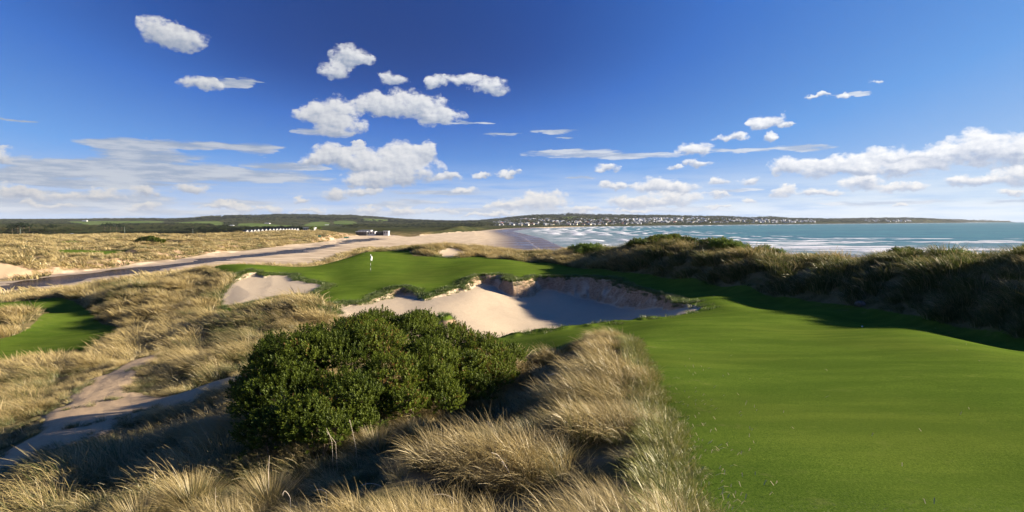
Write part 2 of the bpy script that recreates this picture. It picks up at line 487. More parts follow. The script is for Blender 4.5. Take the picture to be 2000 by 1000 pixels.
def zbase(x, y):
    z = base_rbf(x, y)
    ds = -poly_sd(x, y, COAST, 420)
    cap = np.where(ds > 0, ds * 0.022 + np.maximum(ds - 70, 0) * 0.35, ds * 0.03)
    far = np.hypot(x, y) > 1300
    cap = np.where(far & (ds > 0), ds * 0.10, cap)
    z = np.where(ds < 90, np.minimum(z, cap), z)
    z = np.where((ds > 0) & (ds < 400), np.maximum(z, np.minimum(0.02 * ds, 1.3)), z)
    z = np.maximum(z, -4)
    dfl = poly_sd(x, y, FLATS_P, 40)
    z = np.where((dfl > -40) & (ds > 0), np.minimum(z, 1.7 + np.maximum(-dfl, 0) * 0.45), z)
    dr = riv_d(x, y)
    near = dr > -25
    z = np.where(near & (dr <= 0), np.maximum(np.minimum(z, 1.03 - dr * 0.05 + np.maximum(-dr - 5, 0) * 0.6), 1.03), z)
    z = np.where(dr > 0, 1.0 - np.minimum(dr * 0.15, 0.8), z)
    z = np.where((dr <= 0) & (ds > 20) & (np.hypot(x, y) > 40), np.maximum(z, 1.05), z)
    return z


def hit(u, v, zf=None):
    """where the view through (u,v) first meets the land"""
    zf = zf or zbase
    u = np.atleast_1d(np.array(u, float))
    v = np.atleast_1d(np.array(v, float))
    Ys = np.exp(np.linspace(math.log(3.0), math.log(13000), 900))
    out = np.full((len(u), 3), np.nan)
    for i in range(0, len(u), 400):
        uu, vv = u[i:i + 400], v[i:i + 400]
        a = (uu - 1000) / F
        b = -(vv - 500) / F
        dy_ = math.cos(PITCH) + b * math.sin(PITCH)
        dz_ = -math.sin(PITCH) + b * math.cos(PITCH)
        X = (a / dy_)[:, None] * Ys
        Yg = np.broadcast_to(Ys, X.shape)
        Zr = CZ + (dz_ / dy_)[:, None] * Ys
        g = Zr - zf(X.ravel(), Yg.ravel()).reshape(X.shape)
        for k in range(len(uu)):
            s = np.nonzero(g[k] < 0)[0]
            if len(s) and s[0] > 0:
                j = s[0]
                t = g[k, j - 1] / (g[k, j - 1] - g[k, j])
                out[i + k] = [X[k, j - 1] + t * (X[k, j] - X[k, j - 1]), Ys[j - 1] + t * (Ys[j] - Ys[j - 1]), Zr[k, j - 1] + t * (Zr[k, j] - Zr[k, j - 1])]
    return out


def hpoly(lst):
    h = hit([p[0] for p in lst], [p[1] for p in lst])
    h = h[~np.isnan(h[:, 0])]
    return h[:, :2]


TURF = {
    'right': hpoly([(1345, 1000), (1325, 900), (1300, 820), (1270, 740), (1250, 700), (1238, 668), (1200, 655), (1150, 665), (1090, 690), (1030, 705)]).tolist()
    + [pt(u, v, Y)[:2] for u, v, Y in [(960, 700, 28), (900, 690, 31), (820, 660, 36), (700, 625, 43)]]
    + hpoly([(655, 602), (635, 606), (600, 586), (560, 586), (520, 600), (470, 614), (432, 622), (425, 604), (445, 596), (470, 560), (450, 536), (415, 527), (400, 520)]).tolist()
    + [pt(u, v, Y)[:2] for u, v, Y in [(420, 518, 83), (500, 518, 85), (560, 521, 85), (610, 518, 85), (660, 504, 91), (700, 494, 97), (760, 489, 101)]]
    + hpoly([(800, 492), (812, 500), (850, 502), (915, 503), (935, 500), (960, 505), (1000, 508), (1060, 513), (1130, 522), (1200, 531), (1300, 542), (1400, 558), (1500, 575), (1600, 590), (1700, 604), (1800, 619), (1900, 639), (2000, 662)]).tolist()
    + [(27, 18), (29, 8), (30, -30), (3.2, -30), (2.4, 2), (1.6, 4.5)],
    'left': hpoly([(-250, 590), (0, 592), (60, 589), (150, 592), (165, 600), (167, 616), (200, 633), (238, 640), (218, 662), (195, 684), (130, 704), (60, 714), (-60, 724), (-250, 735)]),
    'far_a': hpoly([(100, 490), (140, 487), (236, 489), (262, 487), (235, 494), (200, 499), (150, 501), (118, 496)]),
    'far_b': hpoly([(112, 472), (150, 470), (180, 471), (182, 473), (120, 474)]),
    'far_c': hpoly([(195, 465), (235, 463.5), (250, 465), (230, 467), (200, 467)]),
}
ROUGH_ON_TURF = [hpoly([(-120, 632), (0, 632), (40, 624), (80, 617), (98, 628), (80, 640), (40, 655), (0, 662), (-120, 680)])]
SAND = {
    'big': [pt(u, v, Y)[:2] for u, v, Y in [(655, 600, 51.0), (700, 598, 52), (722, 592, 53.5), (738, 581, 56), (765, 571, 59), (795, 568, 60), (815, 580, 57.5), (828, 586, 55.5), (848, 580, 57), (868, 577, 58),
                                            (885, 568, 60), (905, 566, 60.5), (915, 552, 64), (933, 540, 67), (965, 541, 67), (985, 546, 66), (1010, 555, 63), (1032, 552, 64), (1042, 542, 66.8), (1075, 542, 66.7), (1120, 543, 65.7), (1175, 548, 63), (1215, 556, 59), (1262, 573, 53),
                                            (1310, 588, 46.5), (1368, 601, 40.3), (1340, 612, 38.2), (1300, 621, 36.6), (1240, 629, 35.6), (1180, 633, 35.3), (1120, 640, 34.7), (1060, 648, 34.3), (1000, 656, 33.8), (920, 672, 32.4), (820, 690, 31), (740, 680, 33), (690, 650, 38), (660, 625, 43)]],
    'left': [pt(u, v, Y)[:2] for u, v, Y in [(425, 596, 55.6), (428, 572, 61), (445, 556, 65), (470, 542, 69), (500, 538, 71.5), (520, 545, 70), (535, 542, 71.5), (565, 541, 71.5), (578, 550, 68), (600, 553, 67), (636, 558, 65), (622, 568, 62), (600, 575, 60.4), (570, 575, 60.0), (545, 579, 59), (510, 588, 57), (475, 597, 55.5), (445, 599, 55)]],
    'back': [pt(u, v, Y)[:2] for u, v, Y in [(852, 497, 93.5), (856, 493, 96), (872, 488, 99), (895, 487, 100), (912, 491, 97.5), (918, 496, 95), (905, 501, 91.5), (880, 504, 89), (860, 503, 90)]],
}
FLOOR = {
    'big': RBF([pt(*r) for r in [(655, 602, 50.2), (700, 603, 50), (760, 596, 53), (800, 597, 53.0), (850, 598, 52), (880, 590, 54.5), (920, 578, 58), (850, 620, 46.5), (950, 640, 44), (950, 600, 54.5), (1000, 643, 46), (1000, 610, 54), (1030, 584, 62),
                                 (950, 562, 64), (1080, 570, 65), (1080, 607, 57), (1150, 612, 55), (1150, 584, 63.5), (1200, 590, 60), (1200, 617, 52.5), (1250, 600, 54), (1250, 616, 48), (1300, 607, 46), (1340, 606, 40.8),
                                 (1000, 662, 40), (1100, 653, 44), (1200, 643, 46), (820, 690, 31), (700, 650, 38)]]),
    'left': RBF([pt(*r) for r in [(430, 597, 55.5), (470, 590, 57), (520, 575, 60.5), (500, 560, 64.5), (560, 567, 62), (600, 572, 60.6), (620, 569, 61.5), (450, 570, 61)]]),
    'back': RBF([pt(*r) for r in [(860, 502, 90.5), (885, 502, 90), (905, 500, 91.5), (880, 496, 92.8), (860, 497, 92.5)]]),
}
PATH = hpoly([(-120, 985), (-60, 930), (0, 896), (60, 856), (105, 815), (130, 785), (165, 758), (215, 730), (260, 712), (300, 697), (332, 689), (345, 697), (315, 722), (282, 745), (262, 768), (300, 785), (380, 768), (430, 754), (480, 744),
              (520, 758), (470, 776), (400, 800), (330, 828), (250, 850), (190, 872), (120, 902), (60, 935), (0, 955), (-120, 1030)])
SMALLSAND = []
FARSAND = [hpoly([(-200, 522), (0, 514), (30, 520), (62, 530), (70, 541), (40, 546), (0, 549), (-200, 552)]), hpoly([(96, 495), (105, 493), (125, 497), (150, 499), (148, 502), (120, 501)]),
           hpoly([(15, 471), (40, 469), (45, 471), (20, 473)]), hpoly([(125, 470), (142, 468), (145, 470)])]
FLATS = FLATS_P
PADD = [hpoly(p) for p in [[(125, 432.5), (160, 432), (200, 431.6), (320, 432), (318, 436), (262, 438.5), (225, 441), (170, 443), (140, 438)],
                           [(340, 435), (380, 432.5), (425, 432), (440, 436), (420, 442), (380, 441), (350, 439)],
                           [(465, 437), (490, 436), (525, 438), (570, 440), (560, 444), (480, 444), (465, 441)],
                           [(590, 440), (610, 434), (630, 433), (645, 435.5), (640, 441), (620, 442)],
                           [(650, 433), (670, 431), (690, 432), (700, 437), (690, 440), (655, 438)], [(705, 427), (730, 426), (770, 430), (750, 434), (715, 432)],
                           [(1097, 424), (1125, 423), (1135, 425), (1120, 427.5), (1100, 427)], [(1150, 427), (1190, 427), (1180, 430), (1152, 430)]]]
PADD = [p for p in PADD if len(p) > 3]


def zones(x, y):
    """signed distances (m) of the ground covers, with ragged edges"""
    r = np.hypot(x, y)
    amp = np.clip(r * 0.006, 0.06, 2.0)
    wx = x + amp * 1.2 * fbm(x / (amp * 5), y / (amp * 5), 3, 11)
    wy = y + amp * 1.2 * fbm(x / (amp * 5), y / (amp * 5), 3, 23)
    Z = {}
    t = np.full(len(x), -50.0)
    for k, p in TURF.items():
        t = np.maximum(t, poly_sd(wx, wy, p))
    for p in ROUGH_ON_TURF:
        t = np.minimum(t, -poly_sd(wx, wy, p))
    for k in SAND:
        a2 = 0.33
        sc_x = 0.75 * fbm(x / 3.4, y / 3.4, 2, 35) * (k == 'big')
        ragx = x + sc_x + a2 * fbm(x / 1.6, y / 1.6, 4, 31)
        ragy = y + sc_x * 0.8 + a2 * fbm(x / 1.6, y / 1.6, 4, 43)
        Z['s_' + k] = poly_sd(ragx, ragy, SAND[k])
    # a small turfed island inside the big bunker
    ix, iy, _ = pt(868, 630, 43.0)
    isl = 0.85 - np.hypot(wx - ix, (wy - iy) * 0.8)
    Z['isle'] = isl
    Z['s_big'] = np.minimum(Z['s_big'], np.maximum(-isl, -3))
    s_all = np.maximum.reduce([Z['s_' + k] for k in SAND])
    Z['bunk'] = s_all
    Z['path'] = np.maximum.reduce([poly_sd(wx, wy, PATH) - 0.45 + 0.5 * fbm(x / 2.4, y / 2.4, 2, 88)] + [poly_sd(wx, wy, p) for p in SMALLSAND])
    Z['farsand'] = np.maximum.reduce([poly_sd(wx, wy, p) for p in FARSAND])
    Z['flats'] = poly_sd(wx + 3 * fbm(x / 30, y / 30, 2, 77) * (r > 120), wy, FLATS)
    Z['turf'] = np.minimum(t, -s_all)
    Z['padd'] = np.maximum.reduce([poly_sd(x, y, p) for p in PADD])
    return Z


MOUNDS = [  # (u, v, Y, radius m, height m) low bumps the lip and rough have
    (860, 570, 60, 2.2, 0.25), (1020, 540, 61.5, 1.6, 0.35), (775, 566, 61, 2.4, 0.35), (930, 538, 64, 2.4, 0.2), (830, 494, 97, 2.6, 0.8), (885, 487, 101, 4.0, 0.5),
    (40, 640, 56, 4.5, 1.1), (480, 540, 73, 3.0, 0.2), (180, 575, 76, 6, 1.0), (290, 575, 66, 5, 0.8), (620, 600, 45.5, 1.8, 0.5), (520, 598, 47.5, 2.4, 0.45),
    (330, 725, 31, 1.6, 0.4), (250, 600, 62, 4, 0.7)]
LEDGE = np.array(sorted([pt(u, v, Y)[:2] for u, v, Y in [(1188, 660, 22.5), (1155, 700, 18.5), (1100, 770, 14.0), (965, 845, 10.8), (870, 890, 9.6), (730, 950, 8.5), (580, 1010, 7.6)]] + [(-5, 4.0)], key=lambda p: p[1]))
MW = [(pt(u, v, Y)[0], Y, R, H) for u, v, Y, R, H in MOUNDS]


LZ = zbase(LEDGE[:, 0].copy(), LEDGE[:, 1].copy())


def terrain(x, y, Z=None):
    z = zbase(x, y)
    if Z is None:
        Z = zones(x, y)
    r = np.hypot(x, y)
    for (mx, my, R, H) in MW:
        z = z + H * np.exp(-((x - mx) ** 2 + (y - my) ** 2) / (R * R))
    hard = np.maximum.reduce([Z['turf'], Z['flats'], Z['path'], Z['bunk'] * 2 + 1.0])
    rough = sstep(-hard, 0.0, 2.0) * sstep(r, 2, 8)
    landf = sstep(z, 1.5, 3.5)
    hum = fbm(x / 2.6, y / 2.6 , 3, 5) * 0.30 * sstep(r, 3, 10) * (0.45 + 0.55 * sstep(r, 16, 26)) + fbm(x / 0.9, y / 0.9, 2, 6) * 0.10 * (1 - sstep(r, 25, 45))
    hum = hum * np.where((r < 26) & (x < 6), 0.6, 1.0)
    hum = hum + fbm(x / 8, y / 8, 3, 8) * (0.22 + 0.28 * (x > 8)) * sstep(r, 18, 55)
    hum = hum + (np.abs(fbm(x / 34, y / 24, 3, 9)) - 0.2) * 4.0 * sstep(r, 130, 190) * (1 - sstep(r, 520, 700))
    z = z + rough * landf * hum
    z = z + np.where(Z['turf'] > 0, fbm(x / 6, y / 6, 2, 77) * 0.10 * sstep(Z['turf'], 0, 4), 0)
    # ledge along the near ridge: the ground drops to the left of it
    near_ = (r < 30) & (y > 3)
    if near_.any():
        lx, ly = x[near_], y[near_]
        wob = 0.35 * fbm(lx / 2.2, ly / 2.2, 2, 66)
        xc = np.interp(ly, LEDGE[:, 1], LEDGE[:, 0]) + wob
        dxx = lx - xc
        env = sstep(ly, 4, 6.5) * (1 - sstep(ly, 20, 23.5))
        zn = z[near_] + 0.40 * np.exp(-np.where(dxx > 0, dxx / 1.3, dxx / 0.35) ** 2) * env
        zc = np.interp(ly, LEDGE[:, 1], LZ)
        flank = zc + 0.35 - 0.74 * np.abs(dxx) + np.maximum(np.abs(dxx) - 2.9, 0) * 1.1 + 0.10 * fbm(lx / 1.2, ly / 1.2, 2, 67)
        m2 = (dxx < -0.15)
        zn = np.where(m2, zn + (np.minimum(zn, flank) - zn) * env, zn)
        z[near_] = zn
    path = sstep(Z['path'], -0.3, 0.6)
    z = z + 0.50 * sstep(Z['path'], -1.6, 0.6) * (r < 60) + path * 0.03 * fbm(x / 0.5, y / 0.5, 3, 60)
    # bunkers
    for k in SAND:
        d = Z['s_' + k]
        m = d > -2.2
        if not m.any():
            continue
        zz = z[m]
        dd = d[m]
        fl = FLOOR[k](x[m], y[m]) + 0.016 * fbm(x[m] / 0.9, y[m] / 0.9, 3, 90)
        wall = zz - (1.5 + 0.3 * fbm(x[m] / 0.8, y[m] / 0.8, 2, 91)) * np.maximum(dd, 0) + 0.06 * np.maximum(dd, 0) * fbm(x[m] / 0.35, y[m] / 0.35, 2, 95)
        drop = np.clip(zz - fl, 0, 2)
        lip = 0.16 * sstep(drop, 0.3, 1.0) * np.exp(-(np.minimum(dd, 0) / 0.7) ** 2) * (1 + 0.9 * fbm(x[m] / 0.7, y[m] / 0.7, 2, 96))
        z[m] = np.where(dd > 0, np.minimum(zz, np.maximum(np.minimum(fl, zz - 0.06 * np.minimum(dd, 1)), wall)), zz + np.where(dd <= 0, lip, 0))
    z = np.where(Z['isle'] > -0.4, np.maximum(z, z + 0.5 * sstep(Z['isle'], -0.3, 0.4)), z)
    return z


# ------------------------------------------------------------------ materials
def new_mat(name):
    m = bpy.data.materials.new(name)
    m.use_nodes = True
    t = NT(m.node_tree)
    for n in list(t.n):
        t.n.remove(n)
    o = t.add('ShaderNodeOutputMaterial')
    return m, t, o


def bsdf(t, o, color, rough=0.9, spec=0.15, normal=None, **kw):
    b = t.add('ShaderNodeBsdfPrincipled')
    t.set(b.inputs['Base Color'], color)
    t.set(b.inputs['Roughness'], rough)
    t.set(b.inputs['Specular IOR Level'], spec)
    if normal is not None:
        t.l.new(normal, b.inputs['Normal'])
    for k, v in kw.items():
        t.set(b.inputs[k], v)
    t.l.new(b.outputs[0], o.inputs[0])
    return b


def bump(t, h, strength, dist):
    b = t.add('ShaderNodeBump')
    b.inputs['Strength'].default_value = strength
    b.inputs['Distance'].default_value = dist
    t.l.new(h, b.inputs['Height'])
    return b.outputs[0]


def mat_land():
    m, t, o = new_mat("land")
    g = t.add('ShaderNodeNewGeometry')
    pos = g.outputs['Position']
    sd_t, sd_s, sd_p, sd_f, wet, padd = (t.attr(k) for k in ('sd_turf', 'sd_bunk', 'sd_path', 'sd_flats', 'wet', 'sd_padd'))
    nf = t.noise(pos, 60, 4, 0.7)
    nm = t.noise(pos, 6.0, 5, 0.6)
    nl = t.noise(pos, 0.7, 4, 0.6)
    nx = t.noise(pos, 0.12, 4, 0.6)
    rg = t.math('SUBTRACT', nm, 0.5)
    # mown turf
    camd0 = t.vm('LENGTH', t.vm('SUBTRACT', pos, (0, 0, CZ)))
    tc1 = t.mix(t.ramp(nl, 0.3, 0.7), (0.090, 0.140, 0.014, 1), (0.126, 0.182, 0.022, 1))
    tc2 = t.mix(t.ramp(nf, 0.32, 0.72), (0.042, 0.080, 0.009, 1), (0.165, 0.220, 0.036, 1))
    turf = t.mix(t.ramp(camd0, 6, 60, 0.75, 0.4), tc1, tc2)
    blade = t.noise(t.vm('MULTIPLY', pos, (55, 22, 30)), 1.0, 4, 0.75)
    turf = t.mix(t.math('MULTIPLY', t.ramp(blade, 0.36, 0.60, 0.75, 0.0), t.ramp(camd0, 5, 40, 1.0, 0.3)), turf, (0.020, 0.050, 0.006, 1))
    turf = t.mix(t.ramp(t.noise(pos, 13, 4, 0.8), 0.50, 0.68, 0.0, 0.42), turf, (0.030, 0.066, 0.008, 1))
    turf = t.mix(t.ramp(t.noise(pos, 2.2, 5, 0.75), 0.55, 0.75, 0.0, 0.5), turf, (0.15, 0.17, 0.040, 1))
    turf = t.mix(t.ramp(nx, 0.42, 0.68, 0.0, 0.40), turf, (0.115, 0.140, 0.022, 1))
    band = t.noise(t.vm('MULTIPLY', pos, (0.22, 0.9, 1)), 1.0, 5, 0.6)
    turf = t.mix(t.ramp(band, 0.40, 0.62, 0.35, 0.0), turf, (0.036, 0.072, 0.010, 1))
    dry = t.math('MULTIPLY', t.ramp(t.noise(pos, 1.7, 6, 0.7), 0.56, 0.72), t.ramp(sd_t, 2.4, 0.2))
    turf = t.mix(t.math('MULTIPLY', dry, 0.6), turf, (0.163, 0.148, 0.059, 1))
    # dry sand
    s1 = t.mix(t.ramp(nm, 0.3, 0.7), (0.43, 0.345, 0.240, 1), (0.50, 0.410, 0.290, 1))
    sand = t.mix(t.ramp(nl, 0.3, 0.75), s1, (0.455, 0.365, 0.255, 1))
    spk = t.ramp(t.noise(pos, 26, 5, 0.8), 0.60, 0.72)
    sand = t.mix(t.math('MULTIPLY', spk, 0.35), sand, (0.192, 0.126, 0.074, 1))
    # ground under the marram
    r1 = t.mix(t.ramp(nl, 0.35, 0.65), (0.085, 0.078, 0.030, 1), (0.174, 0.137, 0.068, 1))
    r1 = t.mix(t.ramp(nm, 0.4, 0.75, 0, 0.45), r1, (0.17, 0.14, 0.065, 1))
    camd = t.vm('LENGTH', t.vm('SUBTRACT', pos, (0, 0, CZ)))
    rough_far = t.mix(t.ramp(t.noise(pos, 0.10, 7, 0.68), 0.38, 0.62), (0.111, 0.096, 0.041, 1), (0.266, 0.192, 0.096, 1))
    rough_far = t.mix(t.ramp(nx, 0.55, 0.72, 0, 0.6), rough_far, (0.074, 0.089, 0.026, 1))
    rough = t.mix(t.ramp(camd, 110, 190), r1, rough_far)
    hillc = t.mix(t.ramp(t.noise(pos, 0.012, 5, 0.6), 0.4, 0.6), (0.033, 0.041, 0.016, 1), (0.063, 0.063, 0.026, 1))
    rough = t.mix(t.ramp(camd, 640, 800), rough, hillc)
    padc = t.mix(t.ramp(t.noise(pos, 0.01, 4, 0.6), 0.35, 0.65), (0.081, 0.130, 0.026, 1), (0.118, 0.152, 0.044, 1))
    rough = t.mix(t.ramp(padd, -3, 3), rough, padc)
    # sheer bunker faces: darker, browner sand with layered streaks
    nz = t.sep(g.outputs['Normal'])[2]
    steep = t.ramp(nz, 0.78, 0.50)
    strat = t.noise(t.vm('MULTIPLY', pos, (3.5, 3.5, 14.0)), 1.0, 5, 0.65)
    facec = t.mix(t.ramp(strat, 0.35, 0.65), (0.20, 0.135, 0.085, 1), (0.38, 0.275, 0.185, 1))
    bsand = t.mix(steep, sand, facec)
    # flats: dry pale sand, wet darker sand
    fl = t.mix(t.ramp(nx, 0.4, 0.65), (0.60, 0.48, 0.33, 1), (0.47, 0.37, 0.25, 1))
    fl = t.mix(t.ramp(t.noise(t.vm('MULTIPLY', pos, (0.05, 0.16, 1)), 1.0, 5, 0.6), 0.47, 0.62, 0, t.ramp(camd, 560, 380, 0.0, 0.6)), fl, (0.24, 0.165, 0.105, 1))
    wetc = t.mix(t.ramp(nx, 0.4, 0.6), (0.089, 0.074, 0.070, 1), (0.148, 0.115, 0.096, 1))
    fl = t.mix(wet, fl, wetc)
    slope_sand = t.math('MULTIPLY', t.ramp(nz, 0.985, 0.95), t.math('MULTIPLY', t.ramp(camd, 140, 165), t.math('SUBTRACT', 1.0, t.ramp(camd, 600, 700))))
    slope_sand = t.math('MULTIPLY', slope_sand, t.ramp(sd_f, -26.0, -14.0))
    rough = t.mix(t.math('MULTIPLY', slope_sand, t.ramp(t.noise(pos, 0.22, 5, 0.65), 0.42, 0.55)), rough, (0.407, 0.274, 0.178, 1))
    c = t.mix(t.ramp(t.math('ADD', sd_t, t.math('MULTIPLY', rg, 0.5)), -0.10, 0.10), rough, turf)
    c = t.mix(t.ramp(t.math('ADD', sd_f, t.math('MULTIPLY', rg, 1.5)), -0.6, 0.6), c, fl)
    psand = t.mix(1.0, sand, (1.0, 0.90, 0.78, 1), 'MULTIPLY')
    c = t.mix(t.ramp(t.math('ADD', sd_p, t.math('MULTIPLY', rg, 1.3)), -0.25, 0.25), c, psand)
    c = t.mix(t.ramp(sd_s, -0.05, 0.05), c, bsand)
    issand = t.math('MAXIMUM', t.ramp(sd_s, -0.05, 0.05), t.ramp(sd_p, -0.1, 0.1))
    h = t.math('ADD', t.math('MULTIPLY', nf, 0.4), t.math('MULTIPLY', t.noise(pos, 11, 5, 0.7), 1.0))
    b = t.add('ShaderNodeBump')
    isturf = t.math('MULTIPLY', t.ramp(sd_t, -0.2, 0.2), t.ramp(sd_s, 0.0, -0.1))
    t.set(b.inputs['Strength'], t.math('MULTIPLY', t.ramp(camd, 5, 120, 0.8, 0.2), t.math('SUBTRACT', 1.0, t.math('MULTIPLY', isturf, 0.72))))
    b.inputs['Distance'].default_value = 0.035
    t.l.new(h, b.inputs['Height'])
    wet = t.math('MULTIPLY', wet, t.ramp(t.noise(t.vm('MULTIPLY', pos, (0.02, 0.07, 1)), 1.0, 4, 0.6), 0.38, 0.60, 0.45, 1.0))
    ro = t.math('SUBTRACT', 0.95, t.math('MULTIPLY', wet, 0.74))
    bs = bsdf(t, o, c, ro, t.math('MULTIPLY', wet, 0.5), b.outputs[0])
    return m


def mat_grass(name, green, straw, tip=None, gain_=1.0):
    m, t, o = new_mat(name)
    tt = t.attr('t')
    rr = t.attr('r')
    ti = t.attr('tint', 'INSTANCER')
    k = t.math('ADD', t.math('MULTIPLY', tt, 1.2), t.math('MULTIPLY', t.math('SUBTRACT', rr, 0.5), 0.7))
    k = t.math('ADD', k, t.math('MULTIPLY', t.math('SUBTRACT', ti, 0.5), 1.5))
    c = t.mix(t.ramp(k, 0.12, 0.95), green, straw)
    c = t.mix(t.ramp(rr, 0.75, 1.0, 0, 0.7), c, tip or straw)
    d = t.add('ShaderNodeBsdfDiffuse')
    t.l.new(c, d.inputs['Color'])
    tr = t.add('ShaderNodeBsdfTranslucent')
    t.l.new(c, tr.inputs['Color'])
    gl = t.add('ShaderNodeBsdfGlossy')
    gl.inputs['Roughness'].default_value = 0.45
    gl.inputs['Color'].default_value = (0.9, 0.85, 0.75, 1)
    mx = t.add('ShaderNodeMixShader')
    mx.inputs[0].default_value = 0.3
    t.l.new(d.outputs[0], mx.inputs[1])
    t.l.new(tr.outputs[0], mx.inputs[2])
    m2 = t.add('ShaderNodeMixShader')
    m2.inputs[0].default_value = 0.05
    t.l.new(mx.outputs[0], m2.inputs[1])
    t.l.new(gl.outputs[0], m2.inputs[2])
    t.l.new(m2.outputs[0], o.inputs[0])
    return m


def mat_leaf(name, c1, c2, dead=None, rough=0.55, attr_kind='GEOMETRY'):
    m, t, o = new_mat(name)
    rr = t.attr('r')
    c = t.mix(rr, c1, c2)
    if dead:
        c = t.mix(t.ramp(rr, 0.93, 0.97), c, dead)
    if attr_kind == 'INSTANCER':
        ti = t.attr('tint', 'INSTANCER')
        c = t.mix(t.ramp(ti, 0.6, 1.0), c, (0.105, 0.095, 0.045, 1))
        c = t.mix(t.ramp(ti, 0.42, 0.15), c, (0.018, 0.026, 0.014, 1))
    b = t.add('ShaderNodeBsdfPrincipled')
    t.l.new(c, b.inputs['Base Color'])
    b.inputs['Roughness'].default_value = rough
    b.inputs['Specular IOR Level'].default_value = 0.12
    tr = t.add('ShaderNodeBsdfTranslucent')
    t.l.new(c, tr.inputs['Color'])
    mx = t.add('ShaderNodeMixShader')
    mx.inputs[0].default_value = 0.38
    t.l.new(b.outputs[0], mx.inputs[1])
    t.l.new(tr.outputs[0], mx.inputs[2])
    t.l.new(mx.outputs[0], o.inputs[0])
    return m


def mat_plain(name, c, rough=0.7, spec=0.3, noise_scale=8.0, amt=0.12, metallic=0.0):
    m, t, o = new_mat(name)
    tc_ = t.add('ShaderNodeTexCoord')
    n = t.noise(tc_.outputs['Object'], noise_scale, 4, 0.6)
    dark = tuple(v * (1 - amt) for v in c[:3]) + (1,)
    lite = tuple(min(1, v * (1 + amt)) for v in c[:3]) + (1,)
    bsdf(t, o, t.mix(t.ramp(n, 0.3, 0.7), dark, lite), rough, spec, Metallic=metallic)
    return m


def mat_sea():
    m, t, o = new_mat("sea water")
    g = t.add('ShaderNodeNewGeometry')
    pos = g.outputs['Position']
    ds = t.attr('off')          # metres off shore
    cr = t.attr('crest')
    px, py, pz = t.sep(pos)
    n_big = t.noise(t.vm('MULTIPLY', pos, (0.004, 0.012, 1)), 1.0, 4, 0.6)
    n_w = t.noise(t.vm('MULTIPLY', pos, (0.03, 0.11, 1)), 1.0, 6, 0.65)
    n_f = t.noise(t.vm('MULTIPLY', pos, (0.10, 0.36, 1)), 1.0, 6, 0.7)
    col = t.mix(t.ramp(n_big, 0.35, 0.65), (0.038, 0.142, 0.148, 1), (0.068, 0.200, 0.185, 1))
    col = t.mix(t.ramp(ds, 260, 40, 0.0, 0.75), col, (0.170, 0.215, 0.200, 1))
    col = t.mix(t.ramp(n_w, 0.48, 0.62, 0, 0.55), col, (0.018, 0.063, 0.081, 1))
    # surf
    band = t.ramp(ds, 260, 30, 0.0, 0.10)
    band2 = t.ramp(ds, 900, 100, 0.0, 0.05)
    foam = t.math('ADD', t.math('MULTIPLY', n_w, 0.6), t.math('MULTIPLY', n_f, 0.4))
    foam = t.math('ADD', foam, t.math('ADD', band, band2))
    foam = t.math('ADD', foam, t.math('MULTIPLY', cr, 0.30))
    foamk = t.ramp(foam, 0.655, 0.74)
    cap = t.math('MULTIPLY', t.ramp(t.noise(t.vm('MULTIPLY', pos, (0.035, 0.10, 1)), 1.0, 3, 0.6), 0.70, 0.74), t.ramp(ds, 2600, 1200))
    foamk = t.math('MAXIMUM', foamk, t.math('MULTIPLY', cap, 0.8))
    hgt = t.math('ADD', t.math('MULTIPLY', n_w, 1.2), t.math('MULTIPLY', n_f, 0.35))
    nrm = bump(t, hgt, 0.9, 1.0)
    d = t.add('ShaderNodeBsdfDiffuse')
    t.l.new(col, d.inputs['Color'])
    t.l.new(nrm, d.inputs['Normal'])
    gl = t.add('ShaderNodeBsdfGlossy')
    gl.inputs['Roughness'].default_value = 0.28
    gl.inputs['Color'].default_value = (0.9, 0.95, 1, 1)
    t.l.new(nrm, gl.inputs['Normal'])
    mx = t.add('ShaderNodeMixShader')
    mx.inputs[0].default_value = 0.22
    t.l.new(d.outputs[0], mx.inputs[1])
    t.l.new(gl.outputs[0], mx.inputs[2])
    fo = t.add('ShaderNodeBsdfDiffuse')
    fo.inputs['Color'].default_value = (0.636, 0.644, 0.651, 1)
    m2 = t.add('ShaderNodeMixShader')
    t.l.new(foamk, m2.inputs[0])
    t.l.new(mx.outputs[0], m2.inputs[1])
    t.l.new(fo.outputs[0], m2.inputs[2])
    t.l.new(m2.outputs[0], o.inputs[0])
    return m


def mat_river():
    m, t, o = new_mat("river water")
    g = t.add('ShaderNodeNewGeometry')
    pos = g.outputs['Position']
    n = t.noise(t.vm('MULTIPLY', pos, (0.6, 1.6, 1)), 1.0, 5, 0.6)
    n2 = t.noise(t.vm('MULTIPLY', pos, (0.03, 0.12, 1)), 1.0, 5, 0.6)
    col = t.mix(t.ramp(n2, 0.42, 0.62), (0.010, 0.009, 0.013, 1), (0.045, 0.032, 0.028, 1))
    nrm = bump(t, n, 0.5, 0.12)
    d = t.add('ShaderNodeBsdfDiffuse')
    t.l.new(col, d.inputs['Color'])
    gl = t.add('ShaderNodeBsdfGlossy')
    gl.inputs['Roughness'].default_value = 0.12
    t.l.new(nrm, gl.inputs['Normal'])
    mx = t.add('ShaderNodeMixShader')
    mx.inputs[0].default_value = 0.25
    t.l.new(d.outputs[0], mx.inputs[1])
    t.l.new(gl.outputs[0], mx.inputs[2])
    t.l.new(mx.outputs[0], o.inputs[0])
    return m


